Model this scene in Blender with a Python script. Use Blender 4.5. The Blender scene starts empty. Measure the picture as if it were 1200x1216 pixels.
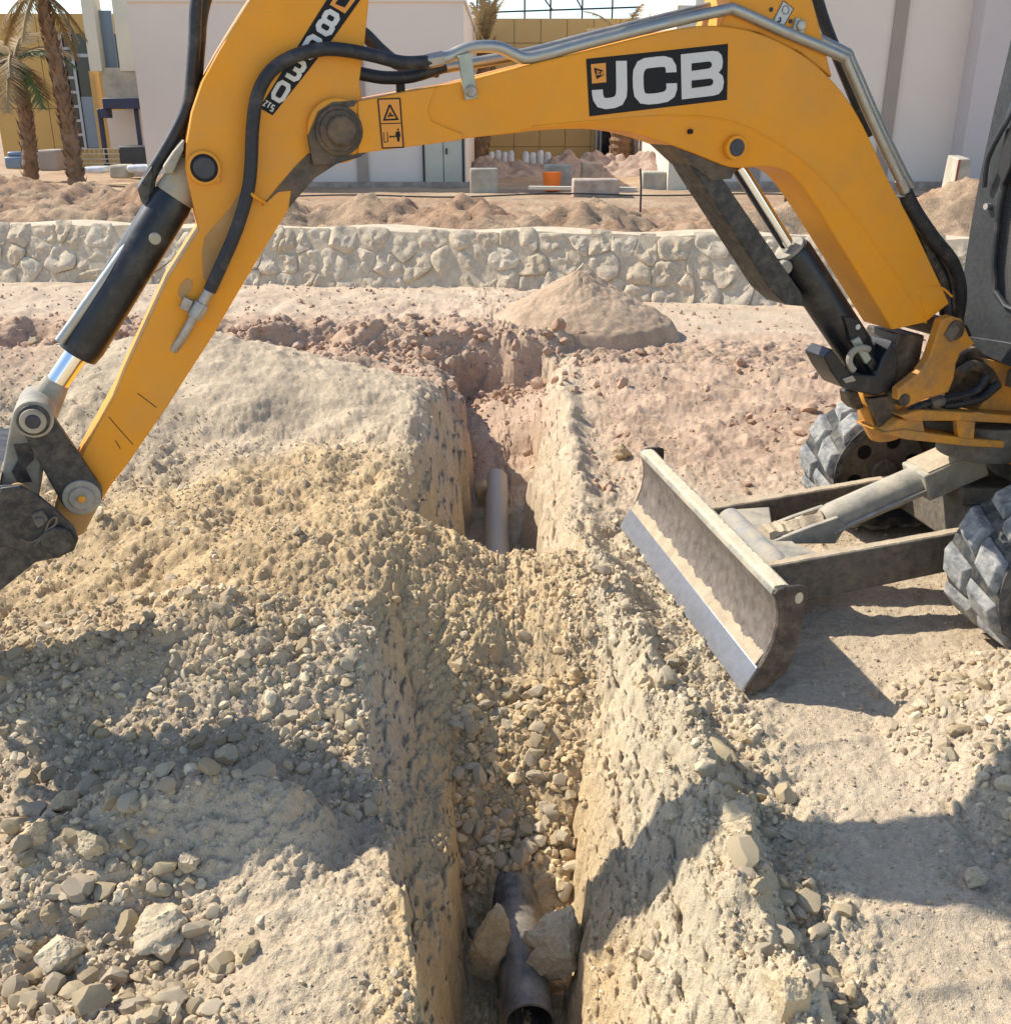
import bpy, bmesh, math, random
import numpy as np
from mathutils import Vector, Matrix, Quaternion

random.seed(7)
rng = np.random.default_rng(11)
C = bpy.context.scene.collection
R = math.radians

# ------------------------------------------------------------------ camera, sky, sun, exposure
CAM_H, PITCH, F = 1.75, R(21.7), 1200.0
cd_ = bpy.data.cameras.new('camera')
cam = bpy.data.objects.new('camera', cd_)
C.objects.link(cam)
cam.location = (0, 0, CAM_H)
cam.rotation_euler = (R(90) - PITCH, 0, 0)
cd_.sensor_fit = 'HORIZONTAL'
cd_.sensor_width = 36
cd_.lens = 36
cd_.clip_end = 2000
cd_.clip_start = 0.05
bpy.context.scene.camera = cam

SUN_DIR = Vector((0.96, -0.43, -1.0)).normalized()      # the way the light travels
SUN_ELEV = math.asin(-SUN_DIR.z)
world = bpy.data.worlds.new('World')
bpy.context.scene.world = world
world.use_nodes = True
wn = world.node_tree
sky = wn.nodes.new('ShaderNodeTexSky')
sky.sky_type = 'NISHITA'
sky.sun_disc = False
sky.sun_elevation = SUN_ELEV
sky.sun_rotation = math.atan2(-SUN_DIR.x, -SUN_DIR.y)
sky.dust_density = 0.6
sky.altitude = 300
wn.links.new(sky.outputs[0], wn.nodes['Background'].inputs[0])
wn.nodes['Background'].inputs[1].default_value = 0.15

sl = bpy.data.lights.new('sun', 'SUN')
sl.energy = 4.2
sl.angle = R(0.53)
sl.color = (1.0, 0.935, 0.82)
so = bpy.data.objects.new('sun', sl)
C.objects.link(so)
so.rotation_euler = SUN_DIR.to_track_quat('-Z', 'Y').to_euler()
so.location = (-6, 6, 8)

vs = bpy.context.scene.view_settings
vs.view_transform = 'Standard'
vs.look = 'None'
vs.gamma = 1
vs.use_curve_mapping = False
vs.exposure = 0.66

# ------------------------------------------------------------------ small geometry helpers
CP, SP = math.cos(PITCH), math.sin(PITCH)


# the excavator's upper body is slewed: its own axes are EX (backwards) and EN (away), through P0
SLEW = R(19.6)
EX = Vector((math.cos(SLEW), math.sin(SLEW), 0))
EN = Vector((-math.sin(SLEW), math.cos(SLEW), 0))
P0 = Vector((1.58, 3.54, 0))
FR = False


def own(p):
    """world point -> the upper body's axes (boom plane at y = 3.5)"""
    q = Vector((p.x, p.y, 0)) - P0
    return Vector((q.dot(EX) + 1.58, q.dot(EN) + 3.5, p.z))


def world_of(p):
    q = P0 + EX * (p[0] - 1.58) + EN * (p[1] - 3.5)
    return Vector((q.x, q.y, p[2]))


def at(px, py, Y):
    """photo measurement -> point on the vertical plane at distance Y (or on the boom's plane, in its own axes)"""
    u, v = (px - 600) / F, (py - 608) / F
    d = Vector((u, CP - v * SP, 0))
    t = (Y - 3.5 + P0.dot(EN)) / d.dot(EN) if FR else Y / d.y
    p = Vector((d.x * t, d.y * t, CAM_H - (SP + v * CP) * t))
    return own(p) if FR else p


def at_x(px, py, xp):
    """photo measurement -> point on the plane across the upper body at xp, in its own axes"""
    u, v = (px - 600) / F, (py - 608) / F
    d = Vector((u, CP - v * SP, 0))
    t = (xp - 1.58 + P0.dot(EX)) / d.dot(EX)
    return own(Vector((d.x * t, d.y * t, CAM_H - (SP + v * CP) * t)))


def on(px, py, z=0.0):
    """photo measurement -> point on the horizontal plane at height z"""
    u, v = (px - 600) / F, (py - 608) / F
    t = (CAM_H - z) / (SP + v * CP)
    return Vector((u * t, (CP - v * SP) * t, z))


def tag(o, label=None, cat=None, group=None, kind=None):
    if label: o['label'] = label
    if cat: o['category'] = cat
    if group: o['group'] = group
    if kind: o['kind'] = kind
    return o


def empty(name, loc, label, cat, group=None):
    o = bpy.data.objects.new(name, None)
    C.objects.link(o)
    o.location = loc
    o.empty_display_size = 0.2
    return tag(o, label, cat, group)


def attach(o, parent):
    """part keeps its place in the world; things have no rotation, parts sit at the origin"""
    if parent is not None:
        o.parent = parent
        if parent.type == 'EMPTY':
            o.matrix_parent_inverse = Matrix.Translation(-Vector(parent.location))
        elif parent.parent is None:
            o.matrix_parent_inverse = Matrix.Translation(-Vector(parent.location))
    return o


def ngon(n, r, ph=0.0):
    return [(r * math.cos(ph + 2 * math.pi * i / n), r * math.sin(ph + 2 * math.pi * i / n)) for i in range(n)]


def smooth_path(pts, sub=6):
    pts = [Vector(p) for p in pts]
    if len(pts) < 3: return pts
    out = []
    P = [pts[0] * 2 - pts[1]] + pts + [pts[-1] * 2 - pts[-2]]
    for i in range(1, len(P) - 2):
        a, b, c, d = P[i - 1], P[i], P[i + 1], P[i + 2]
        for k in range(sub):
            t = k / sub
            out.append(0.5 * ((2 * b) + (c - a) * t + (2 * a - 5 * b + 4 * c - d) * t * t + (3 * b - a - 3 * c + d) * t ** 3))
    out.append(pts[-1])
    return out


class MB:
    def __init__(s):
        s.v, s.f = [], []

    def add(s, verts, faces):
        n = len(s.v)
        s.v += [tuple(p) for p in verts]
        s.f += [tuple(i + n for i in f) for f in faces]
        return s

    def loft(s, rings, close=True, caps=True):
        n = len(rings[0]); v = [p for r in rings for p in r]; f = []
        for i in range(len(rings) - 1):
            for j in range(n if close else n - 1):
                k = (j + 1) % n
                f.append((i * n + j, i * n + k, (i + 1) * n + k, (i + 1) * n + j))
        if caps:
            f.append(tuple(range(n))[::-1]); f.append(tuple((len(rings) - 1) * n + j for j in range(n)))
        return s.add(v, f)

    def prism(s, poly, off):
        """polygon of 3D points extruded by the vector off"""
        off = Vector(off)
        return s.loft([[Vector(p) for p in poly], [Vector(p) + off for p in poly]])

    def plate(s, pxs, Y0, Y1):
        """outline measured on the near plane Y0, extruded back to Y1"""
        return s.prism([at(x, y, Y0) for x, y in pxs], (0, Y1 - Y0, 0))

    def box(s, lo, hi, M=None):
        x0, y0, z0 = lo; x1, y1, z1 = hi
        v = [Vector(p) for p in ((x0, y0, z0), (x1, y0, z0), (x1, y1, z0), (x0, y1, z0), (x0, y0, z1), (x1, y0, z1), (x1, y1, z1), (x0, y1, z1))]
        if M is not None: v = [M @ p for p in v]
        return s.add(v, [(3, 2, 1, 0), (4, 5, 6, 7), (0, 1, 5, 4), (1, 2, 6, 5), (2, 3, 7, 6), (3, 0, 4, 7)])

    def tube(s, path, r, n=10, caps=True, sub=0):
        pts = smooth_path(path, sub) if sub else [Vector(p) for p in path]
        rr = r if hasattr(r, '__len__') else [r] * len(pts)
        if len(rr) != len(pts):
            rr = list(np.interp(np.linspace(0, 1, len(pts)), np.linspace(0, 1, len(rr)), rr))
        rings = []
        t0 = (pts[1] - pts[0]).normalized()
        nrm = t0.orthogonal().normalized()
        for i, p in enumerate(pts):
            t = (pts[min(i + 1, len(pts) - 1)] - pts[max(i - 1, 0)]).normalized()
            nrm = (nrm - t * nrm.dot(t)).normalized()
            b = t.cross(nrm)
            rings.append([p + (nrm * math.cos(a) + b * math.sin(a)) * rr[i] for a in [2 * math.pi * k / n for k in range(n)]])
        return s.loft(rings, True, caps)

    def cyl(s, p0, p1, r0, r1=None, n=20):
        return s.tube([p0, p1], [r0, r0 if r1 is None else r1], n)

    def beam(s, p0, p1, w, h, up=(0, 0, 1)):
        p0, p1 = Vector(p0), Vector(p1)
        t = (p1 - p0).normalized(); sd = t.cross(Vector(up)).normalized(); u = sd.cross(t)
        return s.loft([[p + sd * a * w / 2 + u * b * h / 2 for a, b in ((-1, -1), (1, -1), (1, 1), (-1, 1))] for p in (p0, p1)])

    def ribbon(s, pts, w, Y, depth=0.0006):
        """flat stroke in a vertical plane (lettering): pts are photo measurements, w in photo px"""
        P = [Vector((x, y)) for x, y in pts]; L, Rr = [], []
        for i, p in enumerate(P):
            a = (P[i] - P[i - 1]).normalized() if i else None
            b = (P[i + 1] - P[i]).normalized() if i < len(P) - 1 else None
            if a is None: a = b
            if b is None: b = a
            t = (a + b).normalized(); nn = Vector((-t.y, t.x)); k = w / 2 / max(0.5, nn.dot(Vector((-a.y, a.x))))
            L.append(p + nn * k); Rr.append(p - nn * k)
        v = [at(q.x, q.y, Y) for q in L] + [at(q.x, q.y, Y) for q in Rr]
        n = len(P)
        return s.add(v, [(i, i + 1, n + i + 1, n + i) for i in range(n - 1)])

    def flat(s, pts, Y):
        return s.add([at(x, y, Y) for x, y in pts], [tuple(range(len(pts)))])

    def build(s, name, mat, parent=None, bevel=0.0, smooth=True, label=None, cat=None, group=None, kind=None, ang=35):
        me = bpy.data.meshes.new(name)
        vv = [world_of(p) for p in s.v] if FR else [Vector(p) for p in s.v]
        o = bpy.data.objects.new(name, me)
        if parent is None:
            xs = [p.x for p in vv]; ys = [p.y for p in vv]; zs = [p.z for p in vv]
            c = Vector(((min(xs) + max(xs)) / 2, (min(ys) + max(ys)) / 2, min(zs)))
            vv = [p - c for p in vv]
            o.location = c
        me.from_pydata([tuple(p) for p in vv], [], s.f)
        bm = bmesh.new(); bm.from_mesh(me)
        bmesh.ops.recalc_face_normals(bm, faces=bm.faces)
        bm.to_mesh(me); bm.free()
        if smooth:
            me.shade_smooth(); me.set_sharp_from_angle(angle=R(ang))
        me.materials.append(mat)
        C.objects.link(o)
        attach(o, parent)
        if bevel:
            m = o.modifiers.new('bevel', 'BEVEL'); m.width = bevel; m.segments = 2; m.limit_method = 'ANGLE'; m.angle_limit = R(40)
            m.harden_normals = False
        return tag(o, label, cat, group, kind)


# ------------------------------------------------------------------ numpy noise
def _h(ix, iy, seed):
    h = (ix.astype(np.int64) * 374761393 + iy.astype(np.int64) * 668265263 + seed * 974634777) & 0xFFFFFFFF
    h = ((h ^ (h >> 13)) * 1274126177) & 0xFFFFFFFF
    h = ((h ^ (h >> 16)) * 2246822519) & 0xFFFFFFFF
    return ((h ^ (h >> 13)) & 0xFFFFFF) / float(0x1000000)


def pn(x, y, seed=0):
    ix, iy = np.floor(x), np.floor(y); fx, fy = x - ix, y - iy
    ux, uy = fx * fx * fx * (fx * (fx * 6 - 15) + 10), fy * fy * fy * (fy * (fy * 6 - 15) + 10)

    def g(dx, dy):
        a = _h(ix + dx, iy + dy, seed) * 2 * math.pi
        return np.cos(a) * (fx - dx) + np.sin(a) * (fy - dy)
    a, b, c, d = g(0, 0), g(1, 0), g(0, 1), g(1, 1)
    return (a + (b - a) * ux) * (1 - uy) + (c + (d - c) * ux) * uy * 1.0 if False else ((a + (b - a) * ux) + ((c + (d - c) * ux) - (a + (b - a) * ux)) * uy)


def fbm(x, y, f, o, seed=0, gain=0.5):
    s = np.zeros_like(x); a = 1.0
    for i in range(o):
        s += a * pn(x * f, y * f, seed + i * 17); f *= 2.03; a *= gain
    return s


def billow(x, y, f, o, seed=0, gain=0.5):
    s = np.zeros_like(x); a = 1.0
    for i in range(o):
        s += a * (np.abs(pn(x * f, y * f, seed + i * 17)) * 2 - 0.45); f *= 2.03; a *= gain
    return s


def worley(x, y, f, seed=0):
    x, y = x * f, y * f
    ix, iy = np.floor(x), np.floor(y); best = np.full(x.shape, 9.0)
    for dx in (-1, 0, 1):
        for dy in (-1, 0, 1):
            cx, cy = ix + dx, iy + dy
            px, py = cx + _h(cx, cy, seed), cy + _h(cx, cy, seed + 5)
            best = np.minimum(best, (px - x) ** 2 + (py - y) ** 2)
    return np.sqrt(best)


def ss(a, b, t):
    t = np.clip((t - a) / (b - a), 0, 1)
    return t * t * (3 - 2 * t)


def ip(t, xs, ys):
    return np.interp(t, xs, ys)


# ------------------------------------------------------------------ materials
def mat(name):
    m = bpy.data.materials.new(name); m.use_nodes = True
    nt = m.node_tree
    return m, nt, nt.nodes['Principled BSDF']


def N(nt, t, **kw):
    n = nt.nodes.new(t)
    for k, v in kw.items():
        if k.startswith('i_'):
            key = k[2:]
            n.inputs[int(key) if key.isdigit() else key].default_value = v
        else:
            setattr(n, k, v)
    return n


def ramp(nt, src, stops):
    r = nt.nodes.new('ShaderNodeValToRGB')
    els = r.color_ramp.elements
    while len(els) < len(stops): els.new(0.5)
    for e, (p, c) in zip(els, stops):
        e.position = p
        e.color = (c, c, c, 1) if not hasattr(c, '__len__') else (*c, 1)
    nt.links.new(src, r.inputs[0])
    return r.outputs[0]


def mix(nt, fac, a, b, mode='MIX'):
    n = nt.nodes.new('ShaderNodeMix'); n.data_type = 'RGBA'; n.blend_type = mode
    for sock, v in ((n.inputs[0], fac), (n.inputs[6], a), (n.inputs[7], b)):
        if hasattr(v, 'links') or isinstance(v, bpy.types.NodeSocket): nt.links.new(v, sock)
        elif hasattr(v, '__len__'): sock.default_value = (*v, 1)
        else: sock.default_value = v
    return n.outputs[2]


def noise(nt, scale, detail=4, rough=0.55, coord='Object', vec=None):
    n = N(nt, 'ShaderNodeTexNoise'); n.inputs['Scale'].default_value = scale; n.inputs['Detail'].default_value = detail
    n.inputs['Roughness'].default_value = rough
    if vec is None:
        tc = nt.nodes.get('tc') or N(nt, 'ShaderNodeTexCoord', name='tc')
        vec = tc.outputs[coord]
    nt.links.new(vec, n.inputs['Vector'])
    return n.outputs[0]


def bump(nt, b, h, strength=0.5, dist=0.01):
    n = N(nt, 'ShaderNodeBump'); n.inputs['Strength'].default_value = strength; n.inputs['Distance'].default_value = dist
    nt.links.new(h, n.inputs['Height'])
    prev = b.inputs['Normal'].links
    if prev: nt.links.new(prev[0].from_socket, n.inputs['Normal'])
    nt.links.new(n.outputs[0], b.inputs['Normal'])


def simple(name, col, rough=0.6, metal=0.0, var=0.15, scale=6, bmp=0.0, bscale=60, dust=0.0, dustcol=(0.42, 0.34, 0.25), dscale=5, dthr=0.5, spec=0.5, dsoft=0.13):
    """paint / metal / concrete with uneven colour, optional dust blotches and fine relief"""
    m, nt, b = mat(name)
    n1 = noise(nt, scale, 6, 0.6)
    lo = tuple(c * (1 - var) for c in col); hi = tuple(min(1, c * (1 + var)) for c in col)
    c = ramp(nt, n1, [(0.3, lo), (0.7, hi)])
    rsock = None
    if dust:
        d = ramp(nt, noise(nt, dscale, 8, 0.7), [(dthr - dsoft, 0.0), (dthr + dsoft, 1.0)])
        mm = N(nt, 'ShaderNodeMath', operation='MULTIPLY'); nt.links.new(d, mm.inputs[0]); mm.inputs[1].default_value = dust
        c = mix(nt, mm.outputs[0], c, dustcol)
        r2 = N(nt, 'ShaderNodeMapRange'); nt.links.new(mm.outputs[0], r2.inputs[0]); r2.inputs[3].default_value = rough; r2.inputs[4].default_value = 0.9
        rsock = r2.outputs[0]
    nt.links.new(c, b.inputs['Base Color'])
    b.inputs['Roughness'].default_value = rough
    if rsock: nt.links.new(rsock, b.inputs['Roughness'])
    b.inputs['Metallic'].default_value = metal
    b.inputs['Specular IOR Level'].default_value = spec
    if bmp: bump(nt, b, noise(nt, bscale, 5, 0.65), bmp, 0.006)
    return m


def soil_material(name, bscale=1.0):
    m, nt, b = mat(name)
    at_ = N(nt, 'ShaderNodeAttribute', attribute_name='Col')
    n1 = noise(nt, 3.2 * bscale, 8, 0.65); n2 = noise(nt, 45 * bscale, 6, 0.7); n3 = noise(nt, 220 * bscale, 3, 0.6)
    c = mix(nt, 1.0, at_.outputs['Color'], ramp(nt, n1, [(0.3, 0.8), (0.7, 1.16)]), 'MULTIPLY')
    c = mix(nt, 1.0, c, ramp(nt, n2, [(0.3, 0.82), (0.7, 1.16)]), 'MULTIPLY')
    c = mix(nt, 0.7, c, ramp(nt, n3, [(0.3, 0.82), (0.72, 1.14)]), 'MULTIPLY')
    nt.links.new(c, b.inputs['Base Color'])
    b.inputs['Roughness'].default_value = 0.95
    b.inputs['Specular IOR Level'].default_value = 0.15
    bump(nt, b, n2, 0.8, 0.014 / bscale)
    bump(nt, b, n3, 0.8, 0.006 / bscale)
    return m


def stone_material(name, fixed=None):
    m, nt, b = mat(name)
    if fixed is None:
        src = N(nt, 'ShaderNodeAttribute', attribute_name='Col').outputs['Color']
    else:
        oi = N(nt, 'ShaderNodeObjectInfo')
        src = ramp(nt, oi.outputs['Random'], [(0.0, fixed[0]), (0.35, fixed[1]), (0.7, fixed[2]), (1.0, fixed[3])])
    n1 = noise(nt, 28, 6, 0.65); n2 = noise(nt, 160, 4, 0.6)
    c = mix(nt, 1.0, src, ramp(nt, n1, [(0.3, 0.8), (0.7, 1.15)]), 'MULTIPLY')
    c = mix(nt, 0.6, c, ramp(nt, n2, [(0.3, 0.8), (0.7, 1.15)]), 'MULTIPLY')
    nt.links.new(c, b.inputs['Base Color'])
    b.inputs['Roughness'].default_value = 0.9
    b.inputs['Specular IOR Level'].default_value = 0.2
    bump(nt, b, n1, 0.5, 0.012); bump(nt, b, n2, 0.35, 0.003)
    return m


M = {}
M['soil'] = soil_material('soil')
M['soil_far'] = soil_material('soil_far', 0.35)
M['gravel'] = stone_material('gravel')
M['stone'] = stone_material('loose_stone', ((0.42, 0.32, 0.195), (0.52, 0.41, 0.25), (0.47, 0.38, 0.265), (0.60, 0.49, 0.33)))
M['boulder'] = stone_material('boulder', ((0.52, 0.39, 0.23), (0.56, 0.43, 0.26), (0.52, 0.42, 0.28), (0.58, 0.47, 0.31)))
M['masonry'] = stone_material('masonry', ((0.52, 0.41, 0.275), (0.63, 0.51, 0.355), (0.57, 0.46, 0.325), (0.66, 0.55, 0.40)))
M['mortar'] = simple('mortar', (0.56, 0.45, 0.31), 0.95, var=0.2, scale=9, bmp=0.9, bscale=22)
M['orange'] = simple('orange_paint', (0.80, 0.315, 0.014), 0.45, var=0.06, scale=3, dust=0.5, dustcol=(0.50, 0.30, 0.12), dscale=5, dthr=0.60, dsoft=0.2, spec=0.3)
_nt = M['orange'].node_tree; _b = _nt.nodes['Principled BSDF']
_mp = N(_nt, 'ShaderNodeMapping'); _mp.inputs['Scale'].default_value = (3.0, 3.0, 40.0); _mp.inputs['Rotation'].default_value = (0.0, 0.35, 0.0)
_nt.links.new(_nt.nodes['tc'].outputs['Object'], _mp.inputs['Vector'])
_sc = ramp(_nt, noise(_nt, 4.0, 8, 0.75, vec=_mp.outputs[0]), [(0.60, 0.0), (0.72, 0.5)])
_sp = ramp(_nt, noise(_nt, 28, 8, 0.8), [(0.66, 0.0), (0.74, 0.75)])
_base = _b.inputs['Base Color'].links[0].from_socket
_c = mix(_nt, _sc, _base, (0.50, 0.27, 0.08)); _c = mix(_nt, _sp, _c, (0.20, 0.12, 0.06))
_nt.links.new(_c, _b.inputs['Base Color'])
bump(_nt, _b, noise(_nt, 7, 2, 0.5), 0.06, 0.02)
M['orange_dirty'] = simple('orange_paint_worn', (0.68, 0.28, 0.022), 0.55, var=0.15, scale=5, bmp=0.15, bscale=50, dust=0.9, dustcol=(0.26, 0.165, 0.09), dscale=9, dthr=0.52)
M['grease'] = simple('greasy_steel', (0.045, 0.032, 0.022), 0.45, var=0.5, scale=25, bmp=0.5, bscale=60, dust=0.7, dustcol=(0.25, 0.17, 0.10), dscale=14, dthr=0.55)
M['dusty_orange'] = simple('dust_caked_casting', (0.46, 0.24, 0.06), 0.8, var=0.3, scale=9, bmp=0.3, bscale=50, dust=0.8, dustcol=(0.36, 0.24, 0.13), dscale=14, dthr=0.50, dsoft=0.22)
M['black'] = simple('black_paint', (0.014, 0.015, 0.018), 0.36, var=0.3, scale=8, dust=0.35, dustcol=(0.26, 0.22, 0.17), dscale=9, dthr=0.68)
M['black_dusty'] = simple('dusty_black_plastic', (0.022, 0.025, 0.03), 0.5, var=0.3, scale=10, dust=0.16, dustcol=(0.27, 0.25, 0.21), dscale=60, dthr=0.58, dsoft=0.25, spec=0.35)
M['black_worn'] = simple('worn_black_steel', (0.02, 0.02, 0.021), 0.5, var=0.4, scale=14, bmp=0.25, bscale=60, dust=0.45, dustcol=(0.34, 0.27, 0.19), dscale=34, dthr=0.62, dsoft=0.2)
M['hose'] = simple('rubber_hose', (0.017, 0.018, 0.022), 0.55, var=0.3, scale=20, bmp=0.1, bscale=150, dust=0.4, dustcol=(0.26, 0.22, 0.17), dscale=18, dthr=0.64)
M['galv'] = simple('galvanised_tube', (0.42, 0.42, 0.39), 0.38, metal=0.75, var=0.15, scale=12, dust=0.55, dustcol=(0.42, 0.35, 0.25), dscale=12, dthr=0.55)
M['steel'] = simple('bare_steel', (0.42, 0.41, 0.39), 0.4, metal=0.8, var=0.2, scale=20, dust=0.6, dustcol=(0.36, 0.28, 0.19), dscale=16, dthr=0.52)
M['chrome'] = simple('chrome_rod', (0.75, 0.76, 0.78), 0.09, metal=1.0, var=0.03)
M['pin'] = simple('pin_end', (0.045, 0.047, 0.055), 0.45, metal=0.3, var=0.3, scale=30)
M['plate'] = simple('zinc_plate', (0.40, 0.42, 0.34), 0.5, metal=0.3, var=0.15, scale=14)
M['rubber'] = simple('track_rubber', (0.10, 0.11, 0.118), 0.8, var=0.35, scale=14, bmp=0.5, bscale=40, dust=0.9, dustcol=(0.40, 0.375, 0.33), dscale=26, dthr=0.50, dsoft=0.16)
M['rubber_dark'] = simple('track_belt', (0.028, 0.03, 0.032), 0.8, var=0.3, scale=14, bmp=0.3, bscale=60, dust=0.6, dustcol=(0.27, 0.23, 0.18), dscale=18, dthr=0.56)
M['frame'] = simple('undercarriage_steel', (0.052, 0.05, 0.045), 0.7, var=0.35, scale=12, bmp=0.25, bscale=60, dust=0.8, dustcol=(0.28, 0.22, 0.15), dscale=30, dthr=0.52, dsoft=0.25)
M['cake'] = simple('caked_soil', (0.44, 0.35, 0.235), 0.95, var=0.2, scale=15, bmp=0.9, bscale=90)
M['cake_pale'] = simple('caked_pale_soil', (0.58, 0.49, 0.34), 0.95, var=0.12, scale=15, bmp=0.7, bscale=110)
M['edge'] = simple('cutting_edge_steel', (0.42, 0.43, 0.46), 0.35, metal=0.85, var=0.12, scale=30, bmp=0.1, bscale=160)
M['cyl_dusty'] = simple('dusty_cylinder', (0.20, 0.19, 0.165), 0.7, var=0.35, scale=14, bmp=0.25, bscale=70, dust=0.9, dustcol=(0.44, 0.38, 0.28), dscale=9, dthr=0.45)
M['d_black'] = simple('decal_black', (0.012, 0.012, 0.014), 0.5, var=0.1, spec=0.2)
M['d_white'] = simple('decal_white', (0.62, 0.60, 0.57), 0.45, var=0.04)
M['d_orange'] = simple('decal_orange', (0.74, 0.29, 0.03), 0.45, var=0.04)
M['d_grey'] = simple('decal_grey', (0.52, 0.53, 0.49), 0.5, var=0.05)
M['pipe'] = simple('pvc_pipe', (0.085, 0.080, 0.07), 0.45, var=0.15, scale=3, dust=0.75, dustcol=(0.36, 0.30, 0.22), dscale=5, dthr=0.50, dsoft=0.2)
_m, _nt, _b = mat('drain_pipe_pvc')
_tc = N(_nt, 'ShaderNodeTexCoord', name='tc'); _sx = N(_nt, 'ShaderNodeSeparateXYZ'); _nt.links.new(_tc.outputs['Object'], _sx.inputs[0])
_mr = N(_nt, 'ShaderNodeMapRange'); _nt.links.new(_sx.outputs['Y'], _mr.inputs[0])
_mr.inputs[1].default_value = -1.6; _mr.inputs[2].default_value = 0.8; _mr.inputs[3].default_value = 0.0; _mr.inputs[4].default_value = 0.42
_ad = N(_nt, 'ShaderNodeMath', operation='ADD'); _nt.links.new(noise(_nt, 6, 8, 0.7), _ad.inputs[0]); _nt.links.new(_mr.outputs[0], _ad.inputs[1])
_d = ramp(_nt, _ad.outputs[0], [(0.40, 0.0), (0.72, 0.85)])
_mp = N(_nt, 'ShaderNodeMapping'); _mp.inputs['Scale'].default_value = (30, 1.2, 30); _nt.links.new(_tc.outputs['Object'], _mp.inputs['Vector'])
_st = ramp(_nt, noise(_nt, 3, 6, 0.7, vec=_mp.outputs[0]), [(0.35, (0.03, 0.029, 0.027)), (0.7, (0.085, 0.08, 0.07))])
_nt.links.new(mix(_nt, _d, _st, (0.44, 0.37, 0.28)), _b.inputs['Base Color']); _b.inputs['Roughness'].default_value = 0.55
M['pipe'] = _m
M['white_wall'] = simple('painted_render', (0.74, 0.64, 0.545), 0.9, var=0.04, scale=0.6, bmp=0.15, bscale=30)
M['strip'] = simple('taupe_render', (0.36, 0.29, 0.235), 0.9, var=0.06, scale=2, bmp=0.1, bscale=30)
M['cream'] = simple('cream_render', (0.60, 0.565, 0.45), 0.9, var=0.06, scale=1.5, bmp=0.1, bscale=30)
M['ochre'] = simple('ochre_cladding', (0.50, 0.31, 0.09), 0.6, var=0.07, scale=0.7)
M['joint'] = simple('cladding_joint', (0.25, 0.165, 0.06), 0.8)
M['ochre2'] = simple('golden_cladding', (0.54, 0.355, 0.13), 0.6, var=0.07, scale=0.7)
M['win'] = simple('window_glass', (0.02, 0.025, 0.03), 0.08, var=0.2)
M['win_blue'] = simple('window_panel', (0.16, 0.21, 0.27), 0.25, var=0.1, scale=1)
M['alu'] = simple('window_frame', (0.33, 0.34, 0.36), 0.4, metal=0.4, var=0.1)
M['concrete'] = simple('concrete', (0.40, 0.36, 0.28), 0.9, var=0.3, scale=3, bmp=0.4, bscale=25)
M['concrete2'] = simple('old_concrete', (0.40, 0.315, 0.245), 0.95, var=0.35, scale=5, bmp=0.8, bscale=14)
M['red'] = simple('red_paint', (0.30, 0.05, 0.03), 0.7, var=0.3, scale=9)
M['bucket_orange'] = simple('orange_plastic', (0.85, 0.21, 0.03), 0.5, var=0.06)
M['wrap'] = simple('plastic_wrap', (0.62, 0.64, 0.66), 0.25, var=0.25, scale=5, bmp=0.9, bscale=14)
M['wood'] = simple('weathered_wood', (0.30, 0.19, 0.085), 0.8, var=0.3, scale=8)
M['dark'] = simple('dark_steel', (0.03, 0.03, 0.032), 0.6, var=0.2)
M['blue'] = simple('navy_paint', (0.02, 0.024, 0.06), 0.5, var=0.25, scale=3)
M['bark'] = simple('palm_bark', (0.225, 0.135, 0.075), 0.95, var=0.4, scale=7, bmp=0.9, bscale=9)
M['frond'] = simple('palm_frond', (0.10, 0.125, 0.035), 0.6, var=0.35, scale=2)
M['frond_dry'] = simple('dry_palm_frond', (0.32, 0.22, 0.10), 0.8, var=0.3, scale=2)
m, nt, b = mat('cab_glass')
b.inputs['Base Color'].default_value = (0.16, 0.155, 0.15, 1); b.inputs['Roughness'].default_value = 0.12
b.inputs['Transmission Weight'].default_value = 0.55; b.inputs['IOR'].default_value = 1.45
nt.links.new(ramp(nt, noise(nt, 9, 7, 0.7), [(0.35, 0.08), (0.7, 0.5)]), b.inputs['Roughness'])
M['glass'] = m
# ------------------------------------------------------------------ the ground: trench, banks, spoil, ruts
TY = [0.5, 1.7, 2.4, 3.0, 3.6, 4.2, 5.0, 6.0, 7.0, 8.0]
RIM_L = [-0.18, -0.19, -0.38, -0.38, -0.36, -0.36, -0.35, -0.38, -0.46, -0.55]
WAL_L = [-0.13, -0.14, -0.155, -0.175, -0.21, -0.235, -0.235, -0.26, -0.32, -0.40]
WAL_R = [0.20, 0.205, 0.225, 0.22, 0.20, 0.165, 0.165, 0.20, 0.27, 0.33]
RIM_R = [0.50, 0.46, 0.43, 0.39, 0.34, 0.30, 0.31, 0.36, 0.42, 0.47]
PIPE_R = 0.067


def wall_y(x):
    return 10.52 - 0.14 * x


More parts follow.
